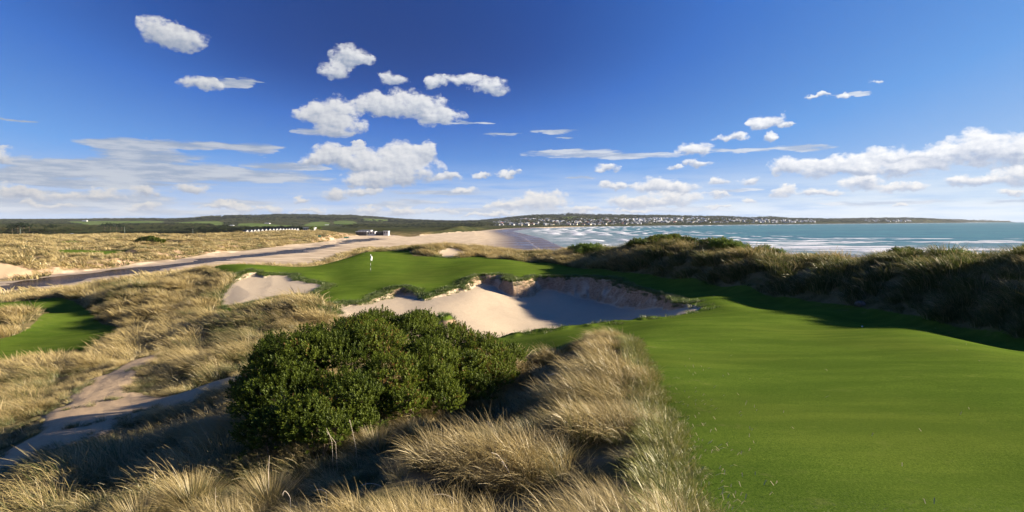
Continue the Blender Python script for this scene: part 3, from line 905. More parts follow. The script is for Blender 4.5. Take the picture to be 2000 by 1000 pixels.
M_LAND = mat_land()
M_SEA = mat_sea()
M_RIV = mat_river()
M_GRASS = mat_grass("marram", (0.070, 0.092, 0.020, 1), (0.385, 0.297, 0.120, 1), (0.55, 0.44, 0.24, 1))
M_GREEN = mat_grass("rim grass", (0.050, 0.095, 0.016, 1), (0.115, 0.155, 0.035, 1), (0.27, 0.24, 0.10, 1))
M_STRAW = mat_grass("straw", (0.42, 0.34, 0.18, 1), (0.50, 0.42, 0.25, 1))
M_YGRASS = mat_grass("edge grass", (0.080, 0.115, 0.014, 1), (0.22, 0.215, 0.045, 1), (0.42, 0.34, 0.15, 1))
M_SHRUB = mat_leaf("shrub leaf", (0.018, 0.036, 0.005, 1), (0.130, 0.165, 0.018, 1), (0.17, 0.09, 0.03, 1))
M_SHRUB2 = mat_leaf("bright shrub leaf", (0.060, 0.11, 0.014, 1), (0.15, 0.20, 0.03, 1), (0.22, 0.17, 0.04, 1))
M_TREE = mat_leaf("far tree leaf", (0.042, 0.054, 0.022, 1), (0.085, 0.098, 0.038, 1), None, 0.8, 'INSTANCER')
M_PINE = mat_leaf("dark conifer leaf", (0.014, 0.026, 0.014, 1), (0.028, 0.045, 0.020, 1), None, 0.7)
M_BARK = mat_plain("bark", (0.16, 0.12, 0.085), 0.9, 0.1)
M_STALK = mat_plain("dry stalk", (0.62, 0.53, 0.40), 0.7, 0.2)


# ------------------------------------------------------------------ object helpers
def tag(o, label=None, cat=None, group=None, kind=None):
    if label:
        o['label'] = label
    if cat:
        o['category'] = cat
    if group:
        o['group'] = group
    if kind:
        o['kind'] = kind
    return o


def np_mesh(name, V, Fc, attrs=None, mats=(), matidx=None, smooth=False):
    """V (n,3); Fc (m,k) array of quads or tris"""
    me = bpy.data.meshes.new(name)
    V = np.ascontiguousarray(V, dtype=np.float32)
    Fc = np.ascontiguousarray(Fc, dtype=np.int32)
    me.vertices.add(len(V))
    me.vertices.foreach_set('co', V.ravel())
    k = Fc.shape[1]
    me.loops.add(Fc.size)
    me.loops.foreach_set('vertex_index', Fc.ravel())
    me.polygons.add(len(Fc))
    me.polygons.foreach_set('loop_start', np.arange(0, Fc.size, k, dtype=np.int32))
    me.polygons.foreach_set('loop_total', np.full(len(Fc), k, dtype=np.int32))
    for m in mats:
        me.materials.append(m)
    if matidx is not None:
        me.polygons.foreach_set('material_index', np.asarray(matidx, dtype=np.int32))
    me.update(calc_edges=True)
    me.polygons.foreach_set('use_smooth', np.full(len(Fc), smooth, dtype=bool))
    for an, av in (attrs or {}).items():
        a = me.attributes.new(an, 'FLOAT', 'POINT')
        a.data.foreach_set('value', np.asarray(av, dtype=np.float32))
    return me


def link(name, me, parent=None):
    o = bpy.data.objects.new(name, me)
    COL.objects.link(o)
    if parent:
        o.parent = parent
    return o


def empty(name, loc, rz=0.0):
    o = bpy.data.objects.new(name, None)
    COL.objects.link(o)
    o.location = loc
    o.rotation_euler = (0, 0, rz)
    o.empty_display_size = 0.3
    return o


class MB:
    def __init__(self):
        self.v, self.f, self.m = [], [], []

    def face(self, pts_, mi=0):
        n = len(self.v)
        self.v += [tuple(p) for p in pts_]
        self.f.append(tuple(range(n, n + len(pts_))))
        self.m.append(mi)

    def box(self, x0, x1, y0, y1, z0, z1, mi=0):
        c = [(x, y, z) for z in (z0, z1) for y in (y0, y1) for x in (x0, x1)]
        n = len(self.v)
        self.v += c
        for q in ((0, 2, 3, 1), (4, 5, 7, 6), (0, 1, 5, 4), (2, 6, 7, 3), (0, 4, 6, 2), (1, 3, 7, 5)):
            self.f.append(tuple(n + i for i in q))
            self.m.append(mi)

    def tube(self, pts_, radii, seg=6, mi=0):
        pts_ = [Vector(p) for p in pts_]
        n0 = len(self.v)
        for i, p in enumerate(pts_):
            d = (pts_[min(i + 1, len(pts_) - 1)] - pts_[max(i - 1, 0)]).normalized()
            a = d.cross(Vector((0.3, 0.9, 0.2))).normalized()
            b = d.cross(a)
            for k in range(seg):
                th = 2 * math.pi * k / seg
                self.v.append(tuple(p + (a * math.cos(th) + b * math.sin(th)) * radii[i]))
        for i in range(len(pts_) - 1):
            for k in range(seg):
                k2 = (k + 1) % seg
                self.f.append((n0 + i * seg + k, n0 + i * seg + k2, n0 + (i + 1) * seg + k2, n0 + (i + 1) * seg + k))
                self.m.append(mi)
        self.f.append(tuple(n0 + k for k in range(seg))[::-1])
        self.f.append(tuple(n0 + (len(pts_) - 1) * seg + k for k in range(seg)))
        self.m += [mi, mi]

    def mesh(self, name, mats):
        me = bpy.data.meshes.new(name)
        me.from_pydata(self.v, [], self.f)
        for m in mats:
            me.materials.append(m)
        me.polygons.foreach_set('material_index', np.array(self.m, dtype=np.int32))
        me.update()
        return me

    def build(self, name, mats, parent=None):
        return link(name, self.mesh(name, mats if isinstance(mats, (list, tuple)) else [mats]), parent)


# ------------------------------------------------------------------ build the land (one polar sheet, split by ground cover)
DEG = math.pi / 180
fov = np.linspace(-46, 46, 1020)
side = np.concatenate([np.linspace(-180, -47, 70), fov, np.linspace(47, 180, 70)[:-1]]) * DEG
rad = np.concatenate([np.exp(np.linspace(math.log(0.6), math.log(4), 14)[:-1]), np.exp(np.linspace(math.log(4), math.log(31), 170)[:-1]), np.exp(np.linspace(math.log(31), math.log(72), 300)[:-1]),
                      np.exp(np.linspace(math.log(72), math.log(112), 90)[:-1]), np.exp(np.linspace(math.log(112), math.log(650), 230)[:-1]), np.exp(np.linspace(math.log(650), math.log(13000), 150))])
NA, NR = len(side), len(rad)
AA, RR = np.meshgrid(side, rad)
gx_ = (RR * np.sin(AA)).ravel()
gy_ = (RR * np.cos(AA)).ravel()
ZN = zones(gx_, gy_)
gz_ = terrain(gx_, gy_, ZN)
# centre vertex
gx_ = np.append(gx_, 0.0)
gy_ = np.append(gy_, 0.0)
gz_ = np.append(gz_, gz_[:NA].mean())
for k in ZN:
    ZN[k] = np.append(ZN[k], ZN[k][0])
ds_l = -poly_sd(gx_, gy_, COAST, 420)
dr_l = -riv_d(gx_, gy_)
wetl = np.clip(1 - sstep(ds_l, 25, 62) * 1.0, 0, 1) * (ds_l < 80) * (np.hypot(gx_, gy_) < 1500)
wetl = np.maximum(wetl, 0.55 * (1 - sstep(dr_l, 0.5, 7 + 3 * fbm(gx_ / 9, gy_ / 5, 3, 3))))
idx = np.arange(NA * NR).reshape(NR, NA)
a = idx[:-1, :]
b = idx[1:, :]
quads = np.stack([a, np.roll(a, -1, 1), np.roll(b, -1, 1), b], -1).reshape(-1, 4)
quads = quads[:, ::-1]
V = np.stack([gx_, gy_, gz_], -1)


def vnormals(V, Q):
    n = np.cross(V[Q[:, 2]] - V[Q[:, 0]], V[Q[:, 3]] - V[Q[:, 1]])
    out = np.zeros_like(V)
    for c in range(4):
        for k in range(3):
            out[:, k] += np.bincount(Q[:, c], weights=n[:, k], minlength=len(V))
    L = np.linalg.norm(out, axis=1, keepdims=True)
    return out / np.maximum(L, 1e-12)


VN = vnormals(V, quads)
if VN[:-1, 2].mean() < 0:
    quads = quads[:, ::-1]
    VN = -VN
VN[-1] = (0, 0, 1)
fc = quads
cen = lambda k: ZN[k][fc].mean(1)
cx, cy, cz_ = (V[fc][:, :, k].mean(1) for k in range(3))
cr_ = np.hypot(cx, cy)
code = np.zeros(len(fc), int)                       # dune ground
code[cr_ > 650] = 1                                 # hills
code[(cen('padd') > 0) & (cr_ > 650)] = 8
code[cen('flats') > 0] = 2                          # beach and river flats
code[(cen('farsand') > 0)] = 9
code[cen('turf') > 0] = 3
code[(cen('turf') > 0) & (cx < -20) & (cy < 90) & (cx < -0.55 * cy)] = 4
code[(cen('turf') > 0) & (cy > 140)] = 10
code[cen('path') > 0] = 5
code[cen('s_big') > 0] = 6
code[cen('s_left') > 0] = 7
code[cen('s_back') > 0] = 11
NAMES = {0: 'dune_ground', 1: 'hills', 2: 'beach', 3: 'fairway', 4: 'lower_fairway', 5: 'sand_path', 6: 'sand_bunker', 7: 'sand_bunker', 8: 'paddock', 9: 'sandy_slope', 10: 'distant_fairway', 11: 'sand_bunker'}
LABELS = {0: 'sandy dune ground under the long dry grass', 1: 'low wooded hills along the horizon', 2: 'pale beach and sand flats beside river and sea', 3: 'mown green fairway and putting green on the plateau',
          4: 'mown green fairway low on the left among dunes', 5: 'pale sandy track winding through the dune grass', 6: 'largest sand bunker with a sheer shaded back wall', 7: 'sunlit sand bunker left of the flag',
          8: 'light green paddocks on the far hills', 9: 'bare sand slope of the dune by the river', 10: 'strip of mown turf among the dunes across the river', 11: 'small sand bunker behind the green'}
for c in sorted(NAMES):
    sel = fc[code == c]
    if not len(sel):
        continue
    uq, inv = np.unique(sel, return_inverse=True)
    inv = inv.reshape(sel.shape)
    sdp = np.maximum(ZN['path'], ZN['farsand'])[uq]
    me = np_mesh(NAMES[c], V[uq], inv, {'sd_turf': ZN['turf'][uq], 'sd_bunk': ZN['bunk'][uq], 'sd_path': sdp, 'sd_flats': ZN['flats'][uq], 'wet': wetl[uq], 'sd_padd': ZN['padd'][uq]}, [M_LAND], smooth=True)
    me.normals_split_custom_set_from_vertices([tuple(n) for n in VN[uq]])
    tag(link(NAMES[c], me), LABELS[c], None, None, 'structure')


def ground(x, y):
    """height of the built sheet, bilinear in the polar grid"""
    x = np.atleast_1d(np.asarray(x, float))
    y = np.atleast_1d(np.asarray(y, float))
    r = np.hypot(x, y)
    an = np.arctan2(x, y)
    i = np.clip(np.searchsorted(rad, r) - 1, 0, NR - 2)
    j = np.clip(np.searchsorted(side, an) - 1, 0, NA - 2)
    tr_ = np.clip((r - rad[i]) / (rad[i + 1] - rad[i]), 0, 1)
    ta = np.clip((an - side[j]) / (side[j + 1] - side[j]), 0, 1)
    Zg = V[:-1, 2].reshape(NR, NA)
    return (Zg[i, j] * (1 - tr_) * (1 - ta) + Zg[i + 1, j] * tr_ * (1 - ta) + Zg[i, j + 1] * (1 - tr_) * ta + Zg[i + 1, j + 1] * tr_ * ta)


def lookup(arr, x, y):
    r = np.hypot(x, y)
    an = np.arctan2(x, y)
    i = np.clip(np.searchsorted(rad, r) - 1, 0, NR - 2)
    j = np.clip(np.searchsorted(side, an) - 1, 0, NA - 2)
    return arr[:-1].reshape(NR, NA)[i, j]


# ------------------------------------------------------------------ sea and river
def build_sea():
    an = np.linspace(-30, 62, 760) * DEG
    rr = np.concatenate([np.exp(np.linspace(math.log(150), math.log(1200), 620)[:-1]), np.exp(np.linspace(math.log(1200), math.log(60000), 120))])
    A_, R_ = np.meshgrid(an, rr)
    x = (R_ * np.sin(A_)).ravel()
    y = (R_ * np.cos(A_)).ravel()
    off = poly_sd(x, y, COAST, 420)
    # breakers roll in roughly parallel to the near shore
    ph = off + 26 * fbm(x / 120, y / 60, 3, 200) + 6 * fbm(x / 25, y / 12, 2, 204)
    w = 0.5 + 0.5 * np.cos(ph / 34 * 2 * math.pi)
    brk = (w ** 4) * sstep(off, 15, 50) * (1 - sstep(off, 230, 420)) * sstep(fbm(x / 90, y / 40, 2, 210), -0.25, 0.15)
    z = 0.9 * brk + 0.22 * (fbm(x / 14, y / 6, 3, 220)) * sstep(off, 5, 60) * (1 - sstep(R_.ravel(), 900, 2000))
    n1, n2 = len(rr), len(an)
    ii = np.arange(n1 * n2).reshape(n1, n2)
    q = np.stack([ii[:-1, :-1], ii[:-1, 1:], ii[1:, 1:], ii[1:, :-1]], -1).reshape(-1, 4)[:, ::-1]
    keep = (off[q].max(1) > -60)
    q = q[keep]
    uq, inv = np.unique(q, return_inverse=True)
    inv = inv.reshape(q.shape)
    VV = np.stack([x, y, z], -1)[uq]
    nn = np.cross(VV[inv[0, 1]] - VV[inv[0, 0]], VV[inv[0, 2]] - VV[inv[0, 0]])
    if nn[2] < 0:
        inv = inv[:, ::-1]
    me = np_mesh('sea', VV, inv, {'off': off[uq], 'crest': brk[uq]}, [M_SEA], smooth=True)
    tag(link('sea', me), 'teal sea with white surf rolling onto the beach', None, None, 'structure')
    xs = np.array(RIVER)
    lo, hi = xs.min(0) - 25, xs.max(0) + 25
    g1, g2 = np.meshgrid(np.linspace(lo[0], hi[0], 160), np.linspace(lo[1], hi[1], 220))
    d = poly_sd(g1.ravel(), g2.ravel(), RIVER)
    ii = np.arange(g1.size).reshape(g1.shape)
    q = np.stack([ii[:-1, :-1], ii[:-1, 1:], ii[1:, 1:], ii[1:, :-1]], -1).reshape(-1, 4)
    q = q[d[q].max(1) > -22]
    uq, inv = np.unique(q, return_inverse=True)
    inv = inv.reshape(q.shape)
    VV = np.stack([g1.ravel(), g2.ravel(), np.full(g1.size, 0.98)], -1)[uq]
    tag(link('river', np_mesh('river', VV, inv, None, [M_RIV], smooth=True)), 'dark tidal river between sandbanks', None, None, 'structure')


build_sea()


# ------------------------------------------------------------------ scattering (geometry nodes instances, for stuff only)
PROTO = {}


def scatter(name, P_, S, Rt, I, T, protos, label, cat):
    col = bpy.data.collections.new(name + "_kinds")
    for i, me in enumerate(protos):
        o = bpy.data.objects.new("%s_%02d" % (name, i), me)
        col.objects.link(o)
    me = bpy.data.meshes.new(name)
    me.vertices.add(len(P_))
    me.vertices.foreach_set('co', np.ascontiguousarray(P_, dtype=np.float32).ravel())
    for nm, ty, val in (('isc', 'FLOAT_VECTOR', S), ('irot', 'FLOAT_VECTOR', Rt), ('pidx', 'INT', I), ('tint', 'FLOAT', T)):
        at = me.attributes.new(nm, ty, 'POINT')
        at.data.foreach_set('vector' if ty == 'FLOAT_VECTOR' else 'value', np.ascontiguousarray(val, dtype=np.int32 if ty == 'INT' else np.float32).ravel())
    for p in protos:
        for m in p.materials:
            if m.name not in [x.name for x in me.materials]:
                me.materials.append(m)
    ob = link(name, me)
    tag(ob, label, cat, None, 'stuff')
    ng = bpy.data.node_groups.new(name + "_scatter", 'GeometryNodeTree')
    ng.interface.new_socket('Geometry', in_out='INPUT', socket_type='NodeSocketGeometry')
    ng.interface.new_socket('Geometry', in_out='OUTPUT', socket_type='NodeSocketGeometry')
    gi = ng.nodes.new('NodeGroupInput')
    go = ng.nodes.new('NodeGroupOutput')
    ip = ng.nodes.new('GeometryNodeInstanceOnPoints')
    m2p = ng.nodes.new('GeometryNodeMeshToPoints')
    ci = ng.nodes.new('GeometryNodeCollectionInfo')
    ci.inputs['Collection'].default_value = col
    ci.inputs['Separate Children'].default_value = True
    ci.inputs['Reset Children'].default_value = True
    ng.links.new(gi.outputs[0], m2p.inputs['Mesh'])
    ng.links.new(m2p.outputs[0], ip.inputs['Points'])
    ng.links.new(ci.outputs[0], ip.inputs['Instance'])
    ip.inputs['Pick Instance'].default_value = True
    for nm, ty, sk in (('isc', 'FLOAT_VECTOR', 'Scale'), ('irot', 'FLOAT_VECTOR', 'Rotation'), ('pidx', 'INT', 'Instance Index')):
        na = ng.nodes.new('GeometryNodeInputNamedAttribute')
        na.data_type = ty
        na.inputs[0].default_value = nm
        ng.links.new(na.outputs[0], ip.inputs[sk])
    ng.links.new(ip.outputs[0], go.inputs[0])
    md = ob.modifiers.new('scatter', 'NODES')
    md.node_group = ng
    return ob


WIND = np.array([-0.93, -0.30])


def tuft_mesh(name, n, L, w, spread, lean, mat, seg=4, seed=0, droop=1.0):
    g = np.random.default_rng(seed)
    Vs, Fs, T_, R_ = [], [], [], []
    k = 0
    for i in range(n):
        rr = spread * math.sqrt(g.random())
        ph = g.random() * 2 * math.pi
        root = np.array([rr * math.cos(ph), rr * math.sin(ph), -0.05])
        rad_ = np.array([math.cos(ph), math.sin(ph)])
        hd = rad_ * (0.25 + 0.5 * rr / spread) + WIND * lean * (0.7 + 0.6 * g.random()) + g.normal(0, 0.22, 2)
        m = np.linalg.norm(hd)
        hd = hd / (m + 1e-6)
        th0 = 0.12 + 0.30 * rr / spread + 0.15 * g.random()
        bend = (0.55 + 0.9 * g.random()) * droop * min(1.3, 0.4 + m)
        ln = L * (0.6 + 0.5 * g.random())
        wd = w * (0.7 + 0.6 * g.random())
        roll = g.normal(0, 0.6)
        side_ = np.array([-hd[1] * math.cos(roll), hd[0] * math.cos(roll), math.sin(roll)])
        p = root.copy()
        rv = g.random()
        for s in range(seg + 1):
            t = s / seg
            ww = wd * (1 - t) ** 0.7 * 0.5 + wd * 0.06
            Vs.append(p - side_ * ww)
            Vs.append(p + side_ * ww)
            T_ += [t, t]
            R_ += [rv, rv]
            th = th0 + bend * (t ** 1.2)
            p = p + ln / seg * np.array([hd[0] * math.sin(th), hd[1] * math.sin(th), math.cos(th)])
            if s < seg:
                Fs.append((k, k + 1, k + 3, k + 2))
            k += 2
    return np_mesh(name, np.array(Vs), np.array(Fs), {'t': T_, 'r': R_}, [mat])


ZT, ZP, ZF, ZB, ZS = ZN['turf'], ZN['path'], ZN['flats'], ZN['bunk'], ZN['farsand']


def cand(n, az0, az1, r0, r1, seed):
    g = np.random.default_rng(seed)
    an = g.uniform(az0, az1, n) * DEG
    r = np.sqrt(g.uniform(r0 * r0, r1 * r1, n))
    return r * np.sin(an), r * np.cos(an), g


def grass_ok(x, y, m_t=0.0):
    t = lookup(ZT, x, y)
    return (t < -m_t) & (lookup(ZP, x, y) < 0.05) & (lookup(ZF, x, y) < -0.5) & (lookup(ZB, x, y) < 0) & (lookup(ZS, x, y) < 0.5), t


SHRUB_FOOT = [pt(u, v, Y) for u, v, Y in [(560, 760, 16.5), (640, 730, 18), (720, 720, 19.5), (800, 710, 20.5), (880, 700, 22), (950, 700, 22.5)]]


def add_grass(name, dens, r0, r1, az0, az1, protos, hscale, label, seed, tint0=0.55, wgain=1.0, maxn=10 ** 6):
    area = abs(az1 - az0) * DEG * 0.5 * (r1 * r1 - r0 * r0)
    x, y, g = cand(int(area * dens), az0, az1, r0, r1, seed)
    ok, t = grass_ok(x, y)
    cl = fbm(x / 1.5, y / 1.5, 2, 301)
    ok &= g.random(len(x)) < (0.80 + 1.1 * cl)
    x, y, t, cl = x[ok], y[ok], t[ok], cl[ok]
    n = len(x)
    z = ground(x, y)
    big = fbm(x / 6, y / 6, 3, 310)
    s = hscale * (0.62 + 0.50 * g.random(n) ** 1.5 + 0.75 * cl) * np.clip(0.45 + (-t) * 0.5, np.where(x > 9, 0.8, 0.45), 1.0) * np.clip(0.45 - lookup(ZP, x, y) * 0.25, 0.45, 1.0)
    S = np.stack([s * wgain * (0.9 + 0.3 * g.random(n)), s * wgain * (0.9 + 0.3 * g.random(n)), s * (0.85 + 0.3 * g.random(n))], -1)
    Rt = np.stack([g.normal(0, 0.14, n), g.normal(0, 0.14, n), g.normal(0, 0.60, n)], -1)
    fl_ = x - np.interp(y, LEDGE[:, 1], LEDGE[:, 0])
    S = S * np.where((fl_ < -0.2) & (fl_ > -4.8) & (y > 5) & (y < 23), 0.72, 1.0)[:, None]
    S = S * np.where((x < -1.6) & (np.hypot(x, y) < 17), 0.72, 1.0)[:, None]
    sea_side = sstep(x, 9, 14) * sstep(y, 20, 27) * (y < 130)
    s = s * (1 + 0.10 * sea_side)
    S = S * (1 + 0.10 * sea_side)[:, None]
    T = np.clip(tint0 - 0.56 * sea_side + 0.70 * big + 0.28 * cl + g.normal(0, 0.12, n) - 0.15 * np.exp(t / 0.3), 0, 1)
    scatter(name, np.stack([x, y, z - 0.03], -1), S, Rt, g.integers(0, len(protos), n), T, protos, label, 'grass')
    return n


near_p = [tuft_mesh('tuft_near_%d' % i, 150, 0.78, 0.0072, 0.30, 0.75, M_GRASS, 5, 100 + i) for i in range(5)]
mid_p = [tuft_mesh('tuft_mid_%d' % i, 90, 0.80, 0.013, 0.36, 0.8, M_GRASS, 4, 200 + i) for i in range(4)]
far_p = [tuft_mesh('tuft_far_%d' % i, 70, 0.85, 0.026, 0.50, 0.8, M_GRASS, 3, 300 + i) for i in range(4)]
vf_p = [tuft_mesh('tuft_distant_%d' % i, 60, 1.0, 0.09, 1.1, 0.7, M_GRASS, 2, 400 + i) for i in range(3)]
cnt = [add_grass('marram_grass', 13, 4.2, 15, -58, 20, near_p, 0.84, 'long straw coloured marram grass leaning in the wind, nearest the camera', 1, 0.60),
       add_grass('dune_grass', 8.5, 15, 44, -58, 47, mid_p, 1.0, 'windblown dry dune grass covering the slopes below the tee', 2, 0.56, 1.1),
       add_grass('long_dune_grass', 4.0, 44, 128, -55, 42, far_p, 1.12, 'tussocky dry grass over the dunes round the green and along the seaward ridge', 3, 0.58, 1.15),
       add_grass('distant_dune_grass', 0.16, 150, 620, -54, -2, vf_p, 1.25, 'tawny grass over the low dunes across the river', 4, 0.72, 1.6)]
print('grass', cnt)

x, y, g = cand(26000, -46, -18, 15, 48, 61)
pp = lookup(ZP, x, y)
ok = (pp > -0.2) & (fbm(x / 1.3, y / 1.3, 3, 62) > 0.16 + 0.12 * np.clip(pp, 0, 2)) & (g.random(len(x)) < 0.5)
x, y = x[ok], y[ok]
n = len(x)
scatter('path_grass', np.stack([x, y, ground(x, y) - 0.02], -1), (0.16 + 0.30 * g.random(n) ** 2)[:, None] * np.ones(3), np.stack([g.normal(0, .15, n), g.normal(0, .15, n), g.random(n) * 6.28], -1),
        g.integers(0, 4, n), np.clip(0.25 + 0.2 * g.normal(size=n), 0, 1), mid_p, 'sparse low grass creeping over the sandy track', 'grass')

# ragged green turf hanging over the bunker lips, longer grass along the fairway edge
rim_p = [tuft_mesh('lip_tuft_%d' % i, 46, 0.26, 0.014, 0.22, 0.3, M_GREEN, 3, 500 + i, 1.5) for i in range(3)]
x, y, g = cand(90000, -30, 22, 33, 106, 51)
b_ = lookup(ZB, x, y)
zz = ground(x, y)
ok = (b_ < 0.28) & (b_ > -1.5 + 1.0 * g.random(len(x))) & (lookup(ZT, x, y) > -2.5)
# only where the lip stands above the sand
ok &= (g.random(len(x)) < np.where(y > 43, 1.0, 0.12))
x, y = x[ok], y[ok]
n = len(x)
scatter('lip_grass', np.stack([x, y, ground(x, y)], -1), (0.7 + 0.8 * g.random(n))[:, None] * np.ones(3), np.stack([g.normal(0, .15, n), g.normal(0, .15, n), g.random(n) * 6.28], -1),
        g.integers(0, 3, n), np.clip(0.35 + 0.6 * fbm(x / 1.5, y / 1.5, 2, 7) + 0.1 * g.normal(size=n), 0, 1), rim_p, 'ragged green turf hanging over the bunker lips', 'grass')
edge_p = [tuft_mesh('edge_tuft_%d' % i, 60, 0.34, 0.008, 0.22, 0.35, M_YGRASS, 4, 520 + i, 1.0) for i in range(3)]
x, y, g = cand(26000, -10, 25, 4.5, 30, 52)
t_ = lookup(ZT, x, y)
ok = (t_ > -0.35) & (t_ < 0.0 + 0.4 * g.random(len(x)) ** 2) & (lookup(ZB, x, y) < -1)
x, y, t_ = x[ok], y[ok], t_[ok]
n = len(x)
sc_e = np.clip(0.75 - 1.3 * t_, 0.2, 1.2) * (0.6 + 0.6 * g.random(n))
scatter('edge_grass', np.stack([x, y, ground(x, y) - 0.01], -1), sc_e[:, None] * np.ones(3), np.stack([g.normal(0, .1, n), g.normal(0, .1, n), g.normal(0, .6, n)], -1),
        g.integers(0, 3, n), np.clip(0.45 + 0.25 * g.normal(size=n), 0, 1), edge_p, 'yellow green longer grass along the fairway edge', 'grass')

# short mown blades on the nearest part of the fairway
mow_p = [tuft_mesh('mown_%d' % i, 46, 0.042, 0.0055, 0.13, 0.3, M_GREEN, 2, 540 + i, 1.0) for i in range(3)]
x, y, g = cand(120000, 8, 44, 5, 21, 53)
ok = (lookup(ZT, x, y) > 0.0) & (g.random(len(x)) < 1.2 - np.hypot(x, y) / 21)
x, y = x[ok], y[ok]
n = len(x)
scatter('mown_grass', np.stack([x, y, ground(x, y) - 0.004], -1), (0.7 + 0.6 * g.random(n))[:, None] * np.ones(3), np.stack([np.zeros(n), np.zeros(n), g.random(n) * 6.28], -1),
        g.integers(0, 3, n), np.clip(0.35 + 0.5 * fbm(x / 2, y / 2, 3, 8), 0, 1), mow_p, 'closely mown blades of the near fairway', 'grass')


# ------------------------------------------------------------------ loose straw on the fairway
def straw_mesh():
    g = np.random.default_rng(5)
    V_, F_ = [], []
    spots = []
    for i in range(120):
        u = 1290 + abs(g.normal(0, 75)) + g.random() * 40
        v = 690 + 310 * g.random() ** 0.8
        u += (v - 690) * 0.20
        spots.append((u, v))
    for i in range(25):
        spots.append((1250 + g.random() * 700, 640 + g.random() * 360))
    h = hit([s[0] for s in spots], [s[1] for s in spots])
    for p in h:
        if np.isnan(p[0]):
            continue
        if lookup(ZT, p[:1], p[1:2])[0] < 0.05:
            continue
        L = 0.05 + 0.13 * g.random()
        th = g.normal(0.9, 0.5)
        d = np.array([math.cos(th), math.sin(th), 0])
        s = np.array([-math.sin(th), math.cos(th), 0]) * 0.0045
        zb = ground(p[0], p[1])[0] + 0.022
        c = np.array([p[0], p[1], zb])
        a0, a1, a2 = c - d * L / 2, c + np.array([0, 0, 0.02 + 0.02 * g.random()]), c + d * L / 2
        k = len(V_)
        V_ += [a0 - s, a0 + s, a1 - s, a1 + s, a2 - s * 0.3, a2 + s * 0.3]
        F_ += [(k, k + 1, k + 3, k + 2), (k + 2, k + 3, k + 5, k + 4)]
    return np_mesh('loose_straw', np.array(V_), np.array(F_), {'t': np.ones(len(V_)), 'r': np.full(len(V_), 0.9)}, [M_STRAW])


tag(link('loose_straw', straw_mesh()), 'pale dead grass stems blown loose over the fairway edge', 'straw', None, 'stuff')


# ------------------------------------------------------------------ shrubs
def leaf_cloud(lobes, n_shoot, per, leaf, shoot_len, seed, inner=0.62, up=0.5, squash=0.85, rough=0.16):
    """leafy shoots over the outside of a union of lobes; returns a mesh's arrays"""
    g = np.random.default_rng(seed)
    lob = np.array(lobes)
    ar = lob[:, 3] ** 2
    which = g.choice(len(lob), n_shoot, p=ar / ar.sum())
    d = g.normal(size=(n_shoot, 3))
    d[:, 2] = np.abs(d[:, 2]) * 1.0 - 0.25 * (g.random(n_shoot) < 0.5)
    d /= np.linalg.norm(d, axis=1, keepdims=True)
    R = lob[which, 3]
    c = lob[which, :3]
    bumpy = fbm(c[:, 0] * 3 + d[:, 0] * 2.3 + which * 7.1, d[:, 1] * 2.3 + d[:, 2] * 3.1 + which * 3.3, 3, seed)
    rr = R * (inner + (1 - inner) * g.random(n_shoot) ** 0.45) * (1 + rough * 1.6 * bumpy)
    p = c + d * rr[:, None] * np.array([1, 1, squash])
    # drop those well inside another lobe
    keep = np.ones(n_shoot, bool)
    for L in lob:
        q = (p - L[:3]) / np.array([1, 1, squash])
        keep &= ~(np.linalg.norm(q, axis=1) < L[3] * inner * 0.92)
    p, d = p[keep], d[keep]
    m = len(p)
    ax = d * 0.8 + np.array([-0.10, -0.03, up]) + g.normal(0, 0.25, (m, 3))
    ax /= np.linalg.norm(ax, axis=1, keepdims=True)
    r_sh = g.random(m)
    k = np.arange(per)
    tpos = (k + 0.5) / per
    ang = k * 2.399
    ref = np.where(np.abs(ax[:, 2:3]) > 0.9, np.array([[1.0, 0, 0]]), np.array([[0, 0, 1.0]]))
    e1 = np.cross(ax, ref)
    e1 /= np.linalg.norm(e1, axis=1, keepdims=True)
    e2 = np.cross(ax, e1)
    out_d = e1[:, None] * np.cos(ang)[None, :, None] + e2[:, None] * np.sin(ang)[None, :, None]
    ld = out_d * 0.85 + ax[:, None] * (0.55 + 0.5 * tpos[None, :, None]) + g.normal(0, 0.15, (m, per, 3))
    ld /= np.linalg.norm(ld, axis=2, keepdims=True)
    base = p[:, None] + ax[:, None] * (tpos[None, :, None] * shoot_len)
    sd = np.cross(ld, ax[:, None])
    sd /= np.linalg.norm(sd, axis=2, keepdims=True) + 1e-9
    ll = leaf * (0.7 + 0.6 * g.random((m, per, 1)))
    A0 = base
    A1 = base + ld * ll * 0.5 + sd * ll * 0.26
    A2 = base + ld * ll
    A3 = base + ld * ll * 0.5 - sd * ll * 0.26
    VV = np.stack([A0, A1, A2, A3], 2).reshape(-1, 3)
    FF = np.arange(len(VV)).reshape(-1, 4)
    patch = np.clip(0.5 + 1.3 * fbm(p[:, 0] / 0.9 + p[:, 2], p[:, 1] / 0.9 - p[:, 2], 3, seed + 5), 0, 1)
    rv = np.clip((0.35 * r_sh + 0.5 * patch)[:, None] + 0.25 * g.random((m, per)), 0, 1)
    rv = np.repeat(rv.reshape(-1), 4)
    return VV, FF, rv


